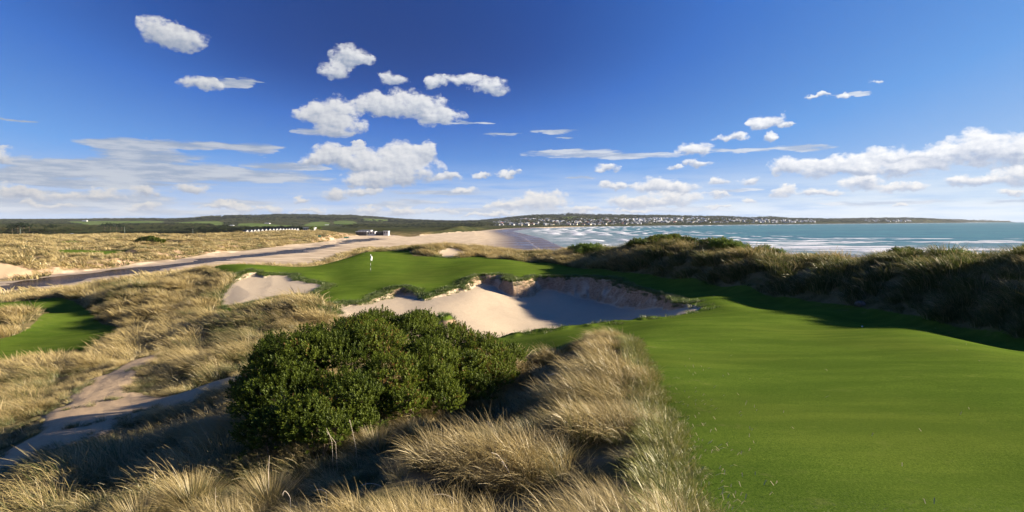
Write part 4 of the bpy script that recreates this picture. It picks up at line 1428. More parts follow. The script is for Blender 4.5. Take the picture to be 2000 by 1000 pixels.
def shrub(name, lobes, n_shoot, per, leaf, shoot, mat, seed, label, cat='shrub', group=None, stems=9, **kw):
    """lobes: (x,y,z,r) in world metres"""
    lob = np.array(lobes)
    c = lob[:, :3].mean(0)
    gz = ground(c[0], c[1])[0]
    root = empty(name, (c[0], c[1], gz))
    tag(root, label, cat, group)
    VV, FF, rv = leaf_cloud(lob, n_shoot, per, leaf, shoot, seed, **kw)
    f = link('foliage', np_mesh('foliage', VV - np.array([c[0], c[1], gz]), FF, {'r': rv}, [mat]), root)
    g = random.Random(seed)
    off = Vector((c[0], c[1], gz))
    for L in lob:
        gz2 = ground(L[0], L[1])[0]
        for q in range(max(1, stems // 4)):
            bx, by = L[0] + g.uniform(-.4, .4) * L[3], L[1] + g.uniform(-.4, .4) * L[3]
            e = Vector((L[0] + g.uniform(-.5, .5) * L[3], L[1] + g.uniform(-.5, .5) * L[3], L[2] + g.uniform(0, .5) * L[3]))
            b0 = Vector((bx, by, gz2 - 0.1))
            mid = b0.lerp(e, 0.5) + Vector((g.uniform(-.15, .15), g.uniform(-.15, .15), 0.1)) * L[3]
            r0 = 0.035 * L[3]
            mb = MB()
            mb.tube([b0 - off, mid - off, e - off], [r0, r0 * 0.7, r0 * 0.3], 5)
            mb.build('branch', M_BARK, root)
    return root


def lobes_px(lst):
    return [tuple(pt(u, v, Y)) + (r,) for u, v, Y, r in lst]


big = lobes_px([(540, 790, 16.6, 1.05), (600, 835, 15.2, 0.8), (680, 790, 16.6, 1.0), (565, 725, 18, 1.25), (640, 705, 19, 1.3), (720, 688, 20, 1.25), (620, 690, 20.5, 1.0), (700, 662, 22, 1.0), (790, 668, 23, 1.3),
                (835, 715, 20, 1.1), (765, 750, 18, 1.0), (880, 684, 23, 1.15), (905, 722, 20.5, 0.75), (948, 703, 22, 1.0), (990, 702, 23, 0.62), (840, 742, 18.6, 0.7), (525, 850, 15.2, 0.7), (640, 850, 14.9, 0.6),
                (820, 643, 25, 0.8), (740, 640, 23.5, 0.7), (560, 775, 17.5, 1.1), (500, 770, 17.4, 0.65),
                (860, 785, 17.8, 0.7), (925, 768, 19.3, 0.7), (960, 745, 20.6, 0.7), (790, 795, 16.8, 0.6), (980, 735, 21.3, 0.55), (700, 835, 15.8, 0.6), (830, 765, 19.0, 0.8), (900, 745, 21.0, 0.8)])
shrub('coastal_shrub', big, 19500, 14, 0.075, 0.22, M_SHRUB, 9, 'broad dark green leafy shrub below the grassy ridge in the foreground', stems=9, rough=0.22, inner=0.55)

small_shrubs = [
    ([(1120, 494, 88, .8), (1138, 490, 87, 1.0), (1152, 488, 86.5, .8), (1168, 490, 86, .9), (1150, 497, 84, 1.0), (1132, 500, 83, .7), (1172, 500, 83, .6)], 'yellow green shrub in the ridge grass, the farthest left of the ridge shrubs', M_SHRUB2),
    ([(1250, 478, 77, 0.6), (1262, 475, 76.5, 0.55), (1282, 474, 76, 0.8), (1300, 473, 75, 0.6), (1318, 475, 75, 0.7), (1332, 474, 74, 0.5), (1290, 482, 74, .8)], 'low shrub with twiggy sprigs on the highest part of the ridge', M_SHRUB2),
    ([(1240, 494, 74, 0.8), (1258, 500, 71, 0.7), (1275, 492, 73, 0.8), (1300, 498, 70, .6), (1318, 492, 71, .7)], 'dark shrub on the shaded slope just below the ridge summit', M_SHRUB),
    ([(1374, 484, 64, 0.5), (1388, 481, 64, 0.65), (1408, 479, 63, 0.7), (1425, 483, 62.5, 0.7), (1440, 486, 62.5, 0.55), (1455, 490, 62, 0.5), (1418, 496, 60, 0.8), (1398, 494, 61, .6), (1438, 500, 59.5, .5)], 'bright green shrub right of the ridge summit, in full sun', M_SHRUB2),
    ([(1345, 482, 68, 0.5), (1356, 486, 67, .45), (1338, 488, 68, .5)], 'small shrub joining the summit shrubs to the bright one on the right', M_SHRUB),
    ([(1480, 491, 59, 0.35), (1494, 489, 58, 0.4), (1508, 493, 58, 0.35), (1524, 495, 57.5, 0.3)], 'small sprawling shrub in the grass just right of the bright shrub', M_SHRUB2),
    ([(1735, 501, 50, 0.35), (1750, 497, 49, 0.45), (1768, 496, 48.5, 0.5), (1786, 499, 48, 0.4), (1760, 506, 47, .5)], 'small dark shrub on the ridge with open sea behind', M_SHRUB),
    ([(1850, 503, 43, 0.3), (1866, 500, 42.5, 0.35), (1880, 504, 42, .3)], 'low green bush in the ridge grass between the small dark shrub and the right edge', M_SHRUB2),
    ([(1993, 503, 36, 0.3), (2006, 498, 35.5, 0.45), (2003, 520, 35, 0.4)], 'leafy sprig of shrub on the ridge at the right edge', M_SHRUB2),
    ([(1575, 507, 54, 0.3), (1590, 505, 54, 0.3), (1562, 504, 55, 0.25)], 'tiny green bush in the ridge grass above the shadowed slope', M_SHRUB2),
    ([(272, 476, 300, 1.5), (282, 474, 300, 2.2), (296, 475, 300, 2.4), (307, 478, 300, 1.6), (316, 479, 300, 1.1)], 'dark shrub on the dunes across the river', M_SHRUB),
]
for i, (lb, lab, mt) in enumerate(small_shrubs):
    L = lobes_px(lb)
    L = [(x_, y_, max(z_, ground(x_, y_)[0] + 0.45 + 0.25 * r_), r_) for x_, y_, z_, r_ in L]
    far = L[0][1] > 150
    tot_r = sum(l[3] ** 2 for l in L)
    shrub('ridge_shrub' if not far else 'dune_shrub', L, int(min(3200, 700 * tot_r)) if not far else 1500, 9, 0.11 if not far else 0.6, 0.3 if not far else 0.8, mt, 40 + i, lab, stems=3, rough=0.3)


# ------------------------------------------------------------------ distinctive tussocks in the foreground
def tussock(u, v, Y, L, R, seed, label, n=900, mat=None):
    x_, y_, _ = pt(u, v, Y)
    z_ = ground(x_, y_)[0]
    g = np.random.default_rng(seed)
    Vs, Fs, T_, R_ = [], [], [], []
    k = 0
    seg = 6
    for i in range(n):
        rr = R * math.sqrt(g.random()) * 0.55
        ph = g.random() * 2 * math.pi
        hd = np.array([math.cos(ph), math.sin(ph)]) + WIND * 0.35
        hd /= np.linalg.norm(hd) + 1e-6
        root = np.array([rr * math.cos(ph), rr * math.sin(ph), -0.05])
        th0 = 0.1 + 1.0 * (rr / (R * 0.55)) * (0.6 + 0.5 * g.random())
        bend = 0.5 * g.random()
        ln = L * (0.65 + 0.4 * g.random())
        roll = g.normal(0, 0.6)
        s_ = np.array([-hd[1] * math.cos(roll), hd[0] * math.cos(roll), math.sin(roll)])
        p = root.copy()
        rv = g.random()
        for s in range(seg + 1):
            t = s / seg
            ww = 0.0042 * (1 - t) ** 0.7 + 0.0005
            Vs += [p - s_ * ww, p + s_ * ww]
            T_ += [t, t]
            R_ += [rv, rv]
            th = th0 + bend * t
            p = p + ln / seg * np.array([hd[0] * math.sin(th), hd[1] * math.sin(th), math.cos(th)])
            if s < seg:
                Fs.append((k, k + 1, k + 3, k + 2))
            k += 2
    o = link('grass_tussock', np_mesh('grass_tussock', np.array(Vs), np.array(Fs), {'t': T_, 'r': R_}, [mat or M_GRASS_S]))
    o.location = (x_, y_, z_)
    tag(o, label, 'grass tussock', 'rounded tussocks of dune grass in the foreground')
    return o


# single tussocks carry no instance tint: same grass, fixed mix
def mat_grass_single():
    m = mat_grass("tussock grass", (0.080, 0.100, 0.024, 1), (0.385, 0.297, 0.120, 1), (0.55, 0.44, 0.24, 1))
    for nd in m.node_tree.nodes:
        if nd.type == 'ATTRIBUTE' and nd.attribute_name == 'tint':
            out = nd.outputs['Fac']
            for l in list(out.links):
                s = l.to_socket
                m.node_tree.links.remove(l)
                s.default_value = 0.5
    return m


M_GRASS_S = mat_grass_single()
tussock(372, 955, 12.4, 0.85, 0.62, 1, 'round domed tussock of dry grass, lit against the dark hollow', 1300)
tussock(525, 935, 12.2, 0.85, 0.5, 2, 'tall tussock of grass beside the foot of the dark shrub', 800)
tussock(735, 835, 15.0, 0.75, 0.6, 3, 'fan shaped tussock catching light at the front edge of the dark shrub', 900)
tussock(815, 800, 15.8, 0.75, 0.6, 4, 'pale tussock below the right half of the dark shrub', 900)
tussock(455, 1000, 11.0, 0.8, 0.55, 5, 'sunlit tussock in front of the domed one at the bottom', 900)
tussock(270, 1010, 11.6, 0.8, 0.6, 6, 'broad sunlit tussock at the bottom left', 900)
tussock(440, 670, 36, 0.95, 0.9, 7, 'large upright tussock beyond the sandy track, in front of the mound', 900)
tussock(630, 632, 42.5, 1.0, 1.0, 8, 'greenish tussock at the left end of the largest bunker', 900)


def stalk(pts_, r, label, heads=0, seed=0):
    g = random.Random(seed)
    P3 = [Vector(p) for p in pts_]
    base = P3[0]
    gz = ground(base.x, base.y)[0]
    mb = MB()
    loc = Vector((base.x, base.y, gz))
    # smooth the stem
    Q = []
    for i in range(len(P3) - 1):
        for k in range(4):
            Q.append(P3[i].lerp(P3[i + 1], k / 4))
    Q.append(P3[-1])
    for _ in range(3):
        Q = [Q[0]] + [(Q[i - 1] + Q[i] * 2 + Q[i + 1]) / 4 for i in range(1, len(Q) - 1)] + [Q[-1]]
    Q[0] = Vector((Q[0].x, Q[0].y, gz - 0.02))
    mb.tube([q - loc for q in Q], [r * (1 - 0.5 * i / len(Q)) for i in range(len(Q))], 5)
    for h in range(heads):
        i = len(Q) - 1 - g.randrange(0, max(1, len(Q) // 2))
        e = Q[i] + Vector((g.uniform(-.05, .05), g.uniform(-.03, .03), g.uniform(-.06, .0)))
        mb.tube([Q[i] - loc, e - loc], [r * 0.7, r * 0.5], 4)
    o = mb.build('dry_stalk', M_STALK)
    o.location = loc
    tag(o, label, 'dry stalk', 'bleached dead stalks standing in the foreground grass')


ST = [
    ([(920, 1010), (900, 985), (882, 970), (862, 964), (846, 967)], 8.3, 0.006, 'long arching pale stalk curling left at the bottom of the ridge', 3),
    ([(775, 1005), (755, 993), (735, 989), (722, 992)], 8.6, 0.006, 'low arched pale stalk at the bottom edge, left of the longest one', 2),
    ([(892, 1005), (875, 994), (858, 992), (845, 997)], 8.0, 0.005, 'short pale stalk hooked beneath the longest arching stalk', 2),
    ([(1012, 965), (1000, 935), (985, 905), (972, 887), (960, 884)], 8.6, 0.006, 'pale stalk bending left in the lit ridge grass', 3),
    ([(1104, 745), (1097, 735), (1086, 728), (1074, 732)], 15.5, 0.010, 'white arching stalk near the top of the ridge in shade', 4),
    ([(1100, 748), (1095, 741), (1088, 738), (1080, 742)], 15.2, 0.009, 'smaller white stalk under the arching one near the ridge top', 2),
    ([(697, 885), (690, 850), (683, 820)], 14.4, 0.007, 'tall straight dead stem rising in front of the dark shrub', 2),
    ([(650, 868), (643, 848), (637, 836)], 14.0, 0.0045, 'left one of two crossed thin stems before the shrub foot', 1),
    ([(658, 868), (648, 855), (638, 843)], 13.9, 0.0045, 'right one of two crossed thin stems before the shrub foot', 1),
    ([(962, 848), (957, 835), (952, 822)], 12.5, 0.007, 'short upright stem with a brown seed head in the shaded band', 2),
    ([(568, 975), (562, 963), (555, 957), (552, 968)], 10.4, 0.006, 'bent pale stalk folded like a hook in the dark hollow', 1),
    ([(420, 1000), (421, 975), (421, 952)], 11.3, 0.004, 'straight thin pale stem rising right of the domed tussock', 1),
    ([(524, 925), (525, 908), (526, 890)], 12.3, 0.007, 'pale stem standing inside the tall tussock by the shrub', 1),
    ([(760, 965), (745, 948), (722, 943), (705, 948)], 9.3, 0.006, 'arched pale stalk in mid shade among the foreground grass', 2),
    ([(640, 965), (628, 955), (615, 957)], 9.9, 0.005, 'small drooping stalk left of the arched one in shade', 1),
    ([(1150, 830), (1120, 800), (1095, 790)], 12.0, 0.006, 'thin bent stalk across the middle of the lit ridge grass', 1),
]
for i, (pl, Y, r, lab, hd) in enumerate(ST):
    pts_ = []
    for k, (u, v) in enumerate(pl):
        pts_.append(pt(u, v, Y - 0.05 * k))
    stalk(pts_, r, lab, hd, i)


# ------------------------------------------------------------------ flag on the green
def flagstick():
    h = hit([724], [531])[0]
    gz = ground(h[0], h[1])[0]
    root = empty('golf_flag', (h[0], h[1], gz))
    tag(root, 'white golf flag on a black and white striped pin on the green', 'golf flag')
    H = 2.35
    m, t, o = new_mat('striped pin')
    tcn = t.add('ShaderNodeTexCoord')
    zz_ = t.sep(tcn.outputs['Object'])[2]
    st = t.math('MODULO', t.math('MULTIPLY', zz_, 1 / 0.60), 1.0)
    bsdf(t, o, t.mix(t.ramp(st, 0.48, 0.52), (0.03, 0.03, 0.03, 1), (0.85, 0.85, 0.85, 1)), 0.4, 0.4)
    mb = MB()
    mb.tube([(0, 0, -0.05), (0, 0, H)], [0.018, 0.016], 8)
    mb.build('pin', m, root)
    g = MB()
    nx_, nz_ = 10, 6
    for i in range(nx_):
        for j in range(nz_):
            q = []
            for (a_, b2) in ((i, j), (i + 1, j), (i + 1, j + 1), (i, j + 1)):
                s_, w_ = a_ / nx_, b2 / nz_
                # a limp flag gusting towards the sea-wind's lee
                xx = 0.02 + 0.36 * s_ * (0.75 + 0.25 * w_)
                yy = 0.09 * math.sin(s_ * 7 + w_ * 2.0)
                zz2 = H - 0.02 - 0.62 * w_ - 0.18 * s_ - 0.1 * s_ * s_
                q.append((xx * 0.75 * (1 if True else 0) - 0.06 * w_, yy, zz2))
            g.face(q, 0)
    cloth = mat_plain('flag cloth', (0.82, 0.82, 0.80), 0.8, 0.1, 3, 0.04)
    fo = g.build('flag', cloth, root)
    sm = fo.modifiers.new('thick', 'SOLIDIFY')
    sm.thickness = 0.006
    return root


flagstick()
# little white ball left in the rough edge of the fairway, a clod under the ridge
h = hit([1684, 1681], [639, 596])
mbs = bpy.data.meshes.new('golf_ball')
import bmesh
bm = bmesh.new()
bmesh.ops.create_icosphere(bm, subdivisions=3, radius=0.034)
for v in bm.verts:
    v.co *= 1 - 0.012 * abs(math.sin(v.co.x * 420) * math.sin(v.co.y * 420) * math.sin(v.co.z * 420))
bm.to_mesh(mbs)
bm.free()
mbs.materials.append(mat_plain('ball white', (0.82, 0.82, 0.80), 0.35, 0.4))
ball = link('golf_ball', mbs)
ball.location = (h[0][0], h[0][1], ground(h[0][0], h[0][1])[0] + 0.034)
tag(ball, 'small white ball lying on the fairway near the ridge shadow', 'golf ball')
bm = bmesh.new()
bmesh.ops.create_icosphere(bm, subdivisions=4, radius=0.26)
for v in bm.verts:
    n_ = mnoise.fractal(v.co * 5, 1.0, 2.0, 4)
    v.co = Vector((v.co.x * 1.35, v.co.y, v.co.z * 0.75)) * (1 + 0.3 * n_)
mc = bpy.data.meshes.new('rock')
bm.to_mesh(mc)
bm.free()
mc.materials.append(mat_plain('grey brown stone', (0.22, 0.17, 0.13), 0.9, 0.1, 6, 0.3))
rk = link('rock', mc)
rk.location = (h[1][0], h[1][1], ground(h[1][0], h[1][1])[0] + 0.08)
tag(rk, 'brown lump of stone at the foot of the shadowed ridge', 'rock')


# ------------------------------------------------------------------ far trees
def tree_arrays(kind, seed):
    """crown as many leaf clumps (unit: metres)"""
    g = np.random.default_rng(seed)
    if kind == 'gum':
        H = 12
        lobes = [(g.normal(0, 1.8), g.normal(0, 1.8), H * (0.55 + 0.35 * g.random()), 1.6 + 1.5 * g.random()) for _ in range(8)]
    elif kind == 'pine':
        H = 14
        lobes = [(g.normal(0, 0.7), g.normal(0, 0.7), H * (0.2 + 0.75 * k / 8), 3.2 * (1 - 0.75 * k / 8) + 0.5) for k in range(9)]
    else:
        H = 5
        lobes = [(g.normal(0, 2.0), g.normal(0, 2.0), 1.2 + 1.6 * g.random(), 1.3 + 0.9 * g.random()) for _ in range(7)]
    VV, FF, rv = leaf_cloud(lobes, 70 if kind != 'pine' else 110, 5, 0.95, 0.9, seed, inner=0.45, up=0.3, rough=0.3)
    return H, VV, FF, rv


def tree_proto(kind, seed):
    H, VV, FF, rv = tree_arrays(kind, seed)
    me = np_mesh('tree_kind', VV, FF, {'r': rv}, [M_TREE, M_BARK])
    return me


tp = [tree_proto('gum', 601), tree_proto('gum', 602), tree_proto('gum', 603), tree_proto('bush', 604), tree_proto('bush', 605), tree_proto('pine', 606)]


def forest():
    g = np.random.default_rng(77)
    n = 90000
    u = g.uniform(-150, 2080, n)
    Y = np.exp(g.uniform(math.log(640), math.log(9500), n))
    x = (u - 1000) / F * Y
    y = Y
    p = lookup(ZN['padd'], x, y)
    off = -lookup(ds_l * -1, x, y)
    z = ground(x, y)
    wood = fbm(x / 260, y / 260, 3, 700)
    ok = (p < -4) & (off > 45) & (z > 1.6)
    ok &= lookup(ZN['flats'], x, y) < -10
    # open dune land near the club house and along the beach
    open_ = ((u > 590) & (Y < 1150 + (u - 590) * 0.9) & (u < 960))
    ok &= ~open_
    ok &= ~((Y < 700) & (u > 440))
    ok &= (wood > -0.34) | (Y < 1300)
    town = (u > 930) & (Y < 4300)
    ok &= ~town | (g.random(n) < 0.55)
    x, y, z, Y, u = x[ok], y[ok], z[ok], Y[ok], u[ok]
    n = len(x)
    s = (0.75 + 0.55 * g.random(n)) * np.clip(0.72 + Y / 9000, 0.7, 1.25)
    s = np.where((Y < 1000), s * 0.58, np.where((Y < 2700) & (u < 930), s * 0.68, s * 0.9))
    bush = fbm(x / 150, y / 150, 2, 710)
    idx_ = np.where(bush > 0.1, g.integers(3, 5, n), g.integers(0, 3, n))
    idx_ = np.where((bush < -0.45), 5, idx_)
    wide = 1.1 + Y / 5000
    S = np.stack([s * wide, s * wide, s], -1)
    T = np.clip(0.35 + 0.7 * fbm(x / 420, y / 420, 3, 720) + 0.2 * g.normal(size=n), 0, 1)
    scatter('forest', np.stack([x, y, z - 0.5], -1), S, np.stack([np.zeros(n), np.zeros(n), g.random(n) * 6.28], -1), idx_, T, tp, 'grey green woods covering the far hills and headland', 'woods')
    return n


print('trees', forest())


def far_tree(u, v, Y, H, kind, seed, label, group):
    x_, y_, _ = pt(u, v, Y)
    gz = ground(x_, y_)[0]
    h0, VV, FF, rv = tree_arrays(kind, seed)
    s = H / h0
    root = empty('pine_tree' if kind == 'pine' else 'tree', (x_, y_, gz))
    tag(root, label, 'tree', group)
    w = 1.55 if kind == 'gum' else 1.0
    link('crown', np_mesh('crown', VV * np.array([s * w, s * w, s]), FF, {'r': rv}, [M_PINE if kind != 'bush' else M_SHRUB2]), root)
    mb = MB()
    mb.tube([(0, 0, -0.5), (0.1 * s, 0, H * 0.4), (0, 0.1, H * 0.8)], [0.32 * s, 0.22 * s, 0.06 * s], 6)
    for k in range(4):
        a_ = k * 1.7
        mb.tube([(0, 0, H * (0.3 + 0.1 * k)), (math.cos(a_) * 1.6 * s, math.sin(a_) * 1.6 * s, H * (0.5 + 0.1 * k))], [0.13 * s, 0.05 * s], 5)
    mb.build('trunk', M_BARK, root)


GL = 'dark trees standing out from the woods'
for i, (u, v, Y, H, kd, lab) in enumerate([
        (24, 458, 640, 10, 'gum', 'leftmost dark spreading tree of the clump behind the left dunes'),
        (35, 458, 640, 12, 'gum', 'dark spreading tree, second from the left of the clump behind the left dunes'),
        (47, 458, 645, 12.5, 'gum', 'tallest dark tree in the middle of the clump behind the left dunes'),
        (58, 458, 640, 10.5, 'gum', 'dark tree on the right flank of the clump behind the left dunes'),
        (97, 456, 700, 9.5, 'gum', 'dark lone tree between the left clump and the paddock'),
        (107, 456, 700, 10, 'gum', 'dark tree paired on the right with the lone tree left of the paddock'),
        (205, 452, 760, 12, 'gum', 'leftmost dark tree of the group below the big paddock'),
        (216, 452, 760, 11, 'gum', 'second dark tree of the group below the big paddock'),
        (228, 452, 765, 11.5, 'gum', 'third dark tree of the group below the big paddock'),
        (238, 452, 770, 9, 'gum', 'lowest, rightmost dark tree of the group below the big paddock'),
        (432, 456, 680, 9, 'gum', 'bare looking tree beside the white cottage'),
        (610, 451, 590, 4.5, 'bush', 'dark scrub in front of the building on the dune'),
        (625, 451, 590, 4.5, 'bush', 'dark scrub right of the building on the dune'),
        (1110, 419, 4750, 24, 'gum', 'left one of two trees standing above the headland summit'),
        (1117, 419, 4750, 19, 'gum', 'right one of two trees standing above the headland summit')]):
    far_tree(u, v, Y, H, kd, 800 + i, lab, GL)

# ------------------------------------------------------------------ buildings
M_WHITE = mat_plain('white weatherboard', (0.55, 0.54, 0.52), 0.6, 0.3)
M_CREAM = mat_plain('cream render', (0.60, 0.54, 0.43), 0.7, 0.2)
M_GREYW = mat_plain('grey cladding', (0.34, 0.34, 0.34), 0.7, 0.2)
M_DARKW = mat_plain('dark cladding', (0.055, 0.055, 0.055), 0.7, 0.2)
M_ROOFD = mat_plain('dark roof', (0.07, 0.075, 0.085), 0.5, 0.3)
M_ROOFL = mat_plain('pale metal roof', (0.46, 0.48, 0.50), 0.35, 0.4)
M_ROOFR = mat_plain('red tile roof', (0.30, 0.12, 0.08), 0.7, 0.2)
M_GLASS = mat_plain('window glass', (0.03, 0.04, 0.05), 0.1, 0.5)


def gable_pts(mb, w, d, h, rh, mi_w, mi_r, ov=0.3):
    mb.box(-w / 2, w / 2, -d / 2, d / 2, 0, h, mi_w)
    # gable faces towards -y
    for yy in (-d / 2, d / 2):
        mb.face([(-w / 2, yy, h), (w / 2, yy, h), (0, yy, h + rh)], mi_w)
    for s in (-1, 1):
        mb.face([(0, -d / 2 - ov, h + rh + 0.06), (0, d / 2 + ov, h + rh + 0.06), (s * (w / 2 + ov), d / 2 + ov, h - 0.14), (s * (w / 2 + ov), -d / 2 - ov, h - 0.14)], mi_r)
        mb.face([(0, -d / 2 - ov, h + rh + 0.2), (0, d / 2 + ov, h + rh + 0.2), (s * (w / 2 + ov), d / 2 + ov, h), (s * (w / 2 + ov), -d / 2 - ov, h)], mi_r)


def cabin(u, i):
    x_, y_, _ = pt(u, 458, 640)
    gz = ground(x_, y_)[0]
    root = empty('cabin', (x_, y_, max(gz, CZ - (457.5 - 432) / F * 640)), 0.35)
    return root


def add_cabin():
    protos = {}
    us = [482, 490.5, 497, 504, 511.5, 519, 526.5, 533.5, 540, 546.5, 552.5, 558.5, 564, 569.5, 575, 580.5]
    ordn = ['first', 'second', 'third', 'fourth', 'fifth', 'sixth', 'seventh', 'eighth', 'ninth', 'tenth', 'eleventh', 'twelfth', 'thirteenth', 'fourteenth', 'fifteenth', 'sixteenth']
    wm = MB()
    w, d, h, rh = 2.5, 3.4, 2.0, 1.25
    wm.box(-w / 2, w / 2, -d / 2, d / 2, -1.2, h)
    for yy in (-d / 2, d / 2):
        wm.face([(-w / 2, yy, h), (w / 2, yy, h), (0, yy, h + rh)])
    wall = wm.mesh('wall', [M_WHITE])
    rm = MB()
    for s in (-1, 1):
        rm.face([(0, -d / 2 - .4, h + rh + .05), (0, d / 2 + .4, h + rh + .05), (s * (w / 2 + .4), d / 2 + .4, h - .35), (s * (w / 2 + .4), -d / 2 - .4, h - .35)])
        rm.face([(0, -d / 2 - .4, h + rh + .3), (0, d / 2 + .4, h + rh + .3), (s * (w / 2 + .4), d / 2 + .4, h - .1), (s * (w / 2 + .4), -d / 2 - .4, h - .1)])
        rm.face([(0, -d / 2 - .4, h + rh + .05), (0, -d / 2 - .4, h + rh + .3), (s * (w / 2 + .4), -d / 2 - .4, h - .1), (s * (w / 2 + .4), -d / 2 - .4, h - .35)])
    roof = rm.mesh('roof', [M_ROOFD])
    gm = MB()
    gm.box(-0.7, 0.7, -d / 2 - 0.04, -d / 2 + 0.02, 0.2, 1.75)
    glass = gm.mesh('window', [M_GLASS])
    for i, u in enumerate(us):
        x_, y_, _ = pt(u, 457, 600 + 2.5 * i)
        gz = ground(x_, y_)[0]
        top = CZ - (457.3 - 0.10 * i - 432) / F * y_
        r_ = empty('cabin', (x_, y_, max(gz, top)), 0.95)
        if top > gz + 1.0:
            pm = MB()
            pm.box(-w / 2 + 0.1, w / 2 - 0.1, -d / 2 + 0.1, d / 2 - 0.1, -(top - gz) - 0.3, -1.15)
            pm.build('plinth', M_GREYW, r_)
        for nm, me in (('wall', wall), ('roof', roof), ('window', glass)):
            link(nm, me, r_)
        tag(r_, 'small white gabled cabin with dark roof, %s from the left in the row' % ordn[i], 'cabin', 'row of white cabins behind the river dunes')


add_cabin()


def building(name, u0, u1, v_top, v_bot, Y, walls, roofm, label, depth=8, windows=4, roof_kind='flat', wmat=None):
    x0, _, z1 = pt(u0, v_top, Y)
    x1, _, z0 = pt(u1, v_bot, Y)
    xc = (x0 + x1) / 2
    gz = ground(xc, Y)[0]
    root = empty(name, (xc, Y, z0))
    tag(root, label, 'building')
    w = x1 - x0
    h = max(1.5, (z1 - z0))
    mb = MB()
    hb = h * (0.82 if roof_kind == 'flat' else 0.65)
    mb.box(-w / 2, w / 2, 0, depth, min(-0.5, gz - z0 - 0.5), hb)
    mb.build('wall', walls, root)
    rf = MB()
    if roof_kind == 'flat':
        rf.box(-w / 2 - .5, w / 2 + .5, -0.7, depth + .5, hb + 0.003, h)
    else:
        zt = h
        a_ = [(-w / 2 - .4, -.5, hb), (w / 2 + .4, -.5, hb), (w / 2 + .4, depth + .5, hb), (-w / 2 - .4, depth + .5, hb)]
        r0, r1 = (-w / 2 + 1.0, depth / 2, zt), (w / 2 - 1.0, depth / 2, zt)
        rf.face([a_[0], a_[1], r1, r0])
        rf.face([a_[2], a_[3], r0, r1])
        rf.face([a_[1], a_[2], r1])
        rf.face([a_[3], a_[0], r0])
        rf.face(a_[::-1])
    rf.build('roof', roofm, root)
    for k in range(windows):
        wx = -w / 2 + (k + 0.5) * w / windows
        gm = MB()
        gm.box(wx - w / windows * 0.28, wx + w / windows * 0.28, -0.05, 0.02, hb * 0.25, hb * 0.82)
        gm.build('window', M_GLASS, root)
    return root


building('lodge', 592, 613, 444.5, 450, 600, M_WHITE, M_ROOFL, 'long white house on top of the dune above the river', 7, 5)
building('club_house', 695, 716, 452, 458, 640, M_DARKW, M_ROOFL, 'dark low building with pale stepped roof, left end of the club group', 9, 4)
building('club_house', 700, 724, 449.5, 453.5, 665, M_WHITE, M_ROOFL, 'higher pale roofed building rising behind the club group', 9, 4)
building('club_house', 716.5, 732, 452, 458, 645, M_WHITE, M_ROOFL, 'white club building with large dark windows, mid group', 9, 3)
building('club_house', 733, 748, 452.8, 457.5, 650, M_DARKW, M_ROOFD, 'almost black low wing between the two white club blocks', 8, 2)
building('club_house', 749, 758, 451, 457, 645, M_WHITE, M_ROOFL, 'square white block at the right end of the club group', 8, 2)
building('shed', 449, 472, 454.6, 459.5, 560, M_GREYW, M_ROOFL, 'long grey shed with pale roof left of the cabins', 8, 3, 'hip')
building('cottage', 418, 427, 457.2, 461.5, 520, M_WHITE, M_ROOFL, 'small white cottage in the dune grass by the bare tree', 5, 1, 'hip')
building('farmhouse', 160, 169, 430.3, 432.2, 2950, M_WHITE, M_ROOFL, 'white farmhouse at the top of the big paddock', 10, 2, 'hip')
building('farmhouse', 218, 225, 439, 442, 1700, M_WHITE, M_ROOFL, 'bright white farmhouse under the big paddock', 10, 2, 'hip')
building('farm_shed', 447, 455, 439.5, 441.6, 2000, M_GREYW, M_ROOFL, 'pale farm shed below the second paddock', 12, 2, 'hip')
building('farm_shed', 516, 526, 435.5, 437.2, 2300, M_WHITE, M_ROOFL, 'long pale farm shed above the cabin row', 14, 3, 'hip')
building('farmhouse', 634, 641, 438.5, 441, 2300, M_WHITE, M_ROOFL, 'white farmhouse on the slope above the dune house', 10, 2, 'hip')
building('barn', 474, 485, 449.3, 451.3, 720, M_GREYW, M_ROOFL, 'pale flat roofed shed showing over the trees behind the cabins', 8, 2)
building('hut', 135, 141, 456.5, 458.5, 640, M_GREYW, M_ROOFL, 'tiny pale hut half hidden in scrub behind the left dunes', 4, 1, 'hip')


def pole(u, v, Y, H, label):
    x_, y_, z_ = pt(u, v, Y)
    gz = ground(x_, y_)[0]
    root = empty('utility_pole', (x_, y_, gz))
    tag(root, label, 'utility pole', 'poles standing behind the river dunes')
    mb = MB()
    mb.tube([(0, 0, -0.3), (0, 0, H)], [0.13, 0.09], 7)
    mb.build('post', mat_plain('grey green post', (0.24, 0.28, 0.24), 0.8, 0.1), root)
    m2 = MB()
    m2.box(-1.0, 1.0, -0.08, 0.08, H - 0.7, H - 0.5)
    m2.build('crossarm', M_BARK, root)


pole(40.5, 468, 400, 7.2, 'pale pole standing behind the dunes at the far left')
pole(244, 462, 450, 7.2, 'pole beside the dark trees under the big paddock')
pole(377, 462, 470, 6.0, 'thin pole right of the second paddock')


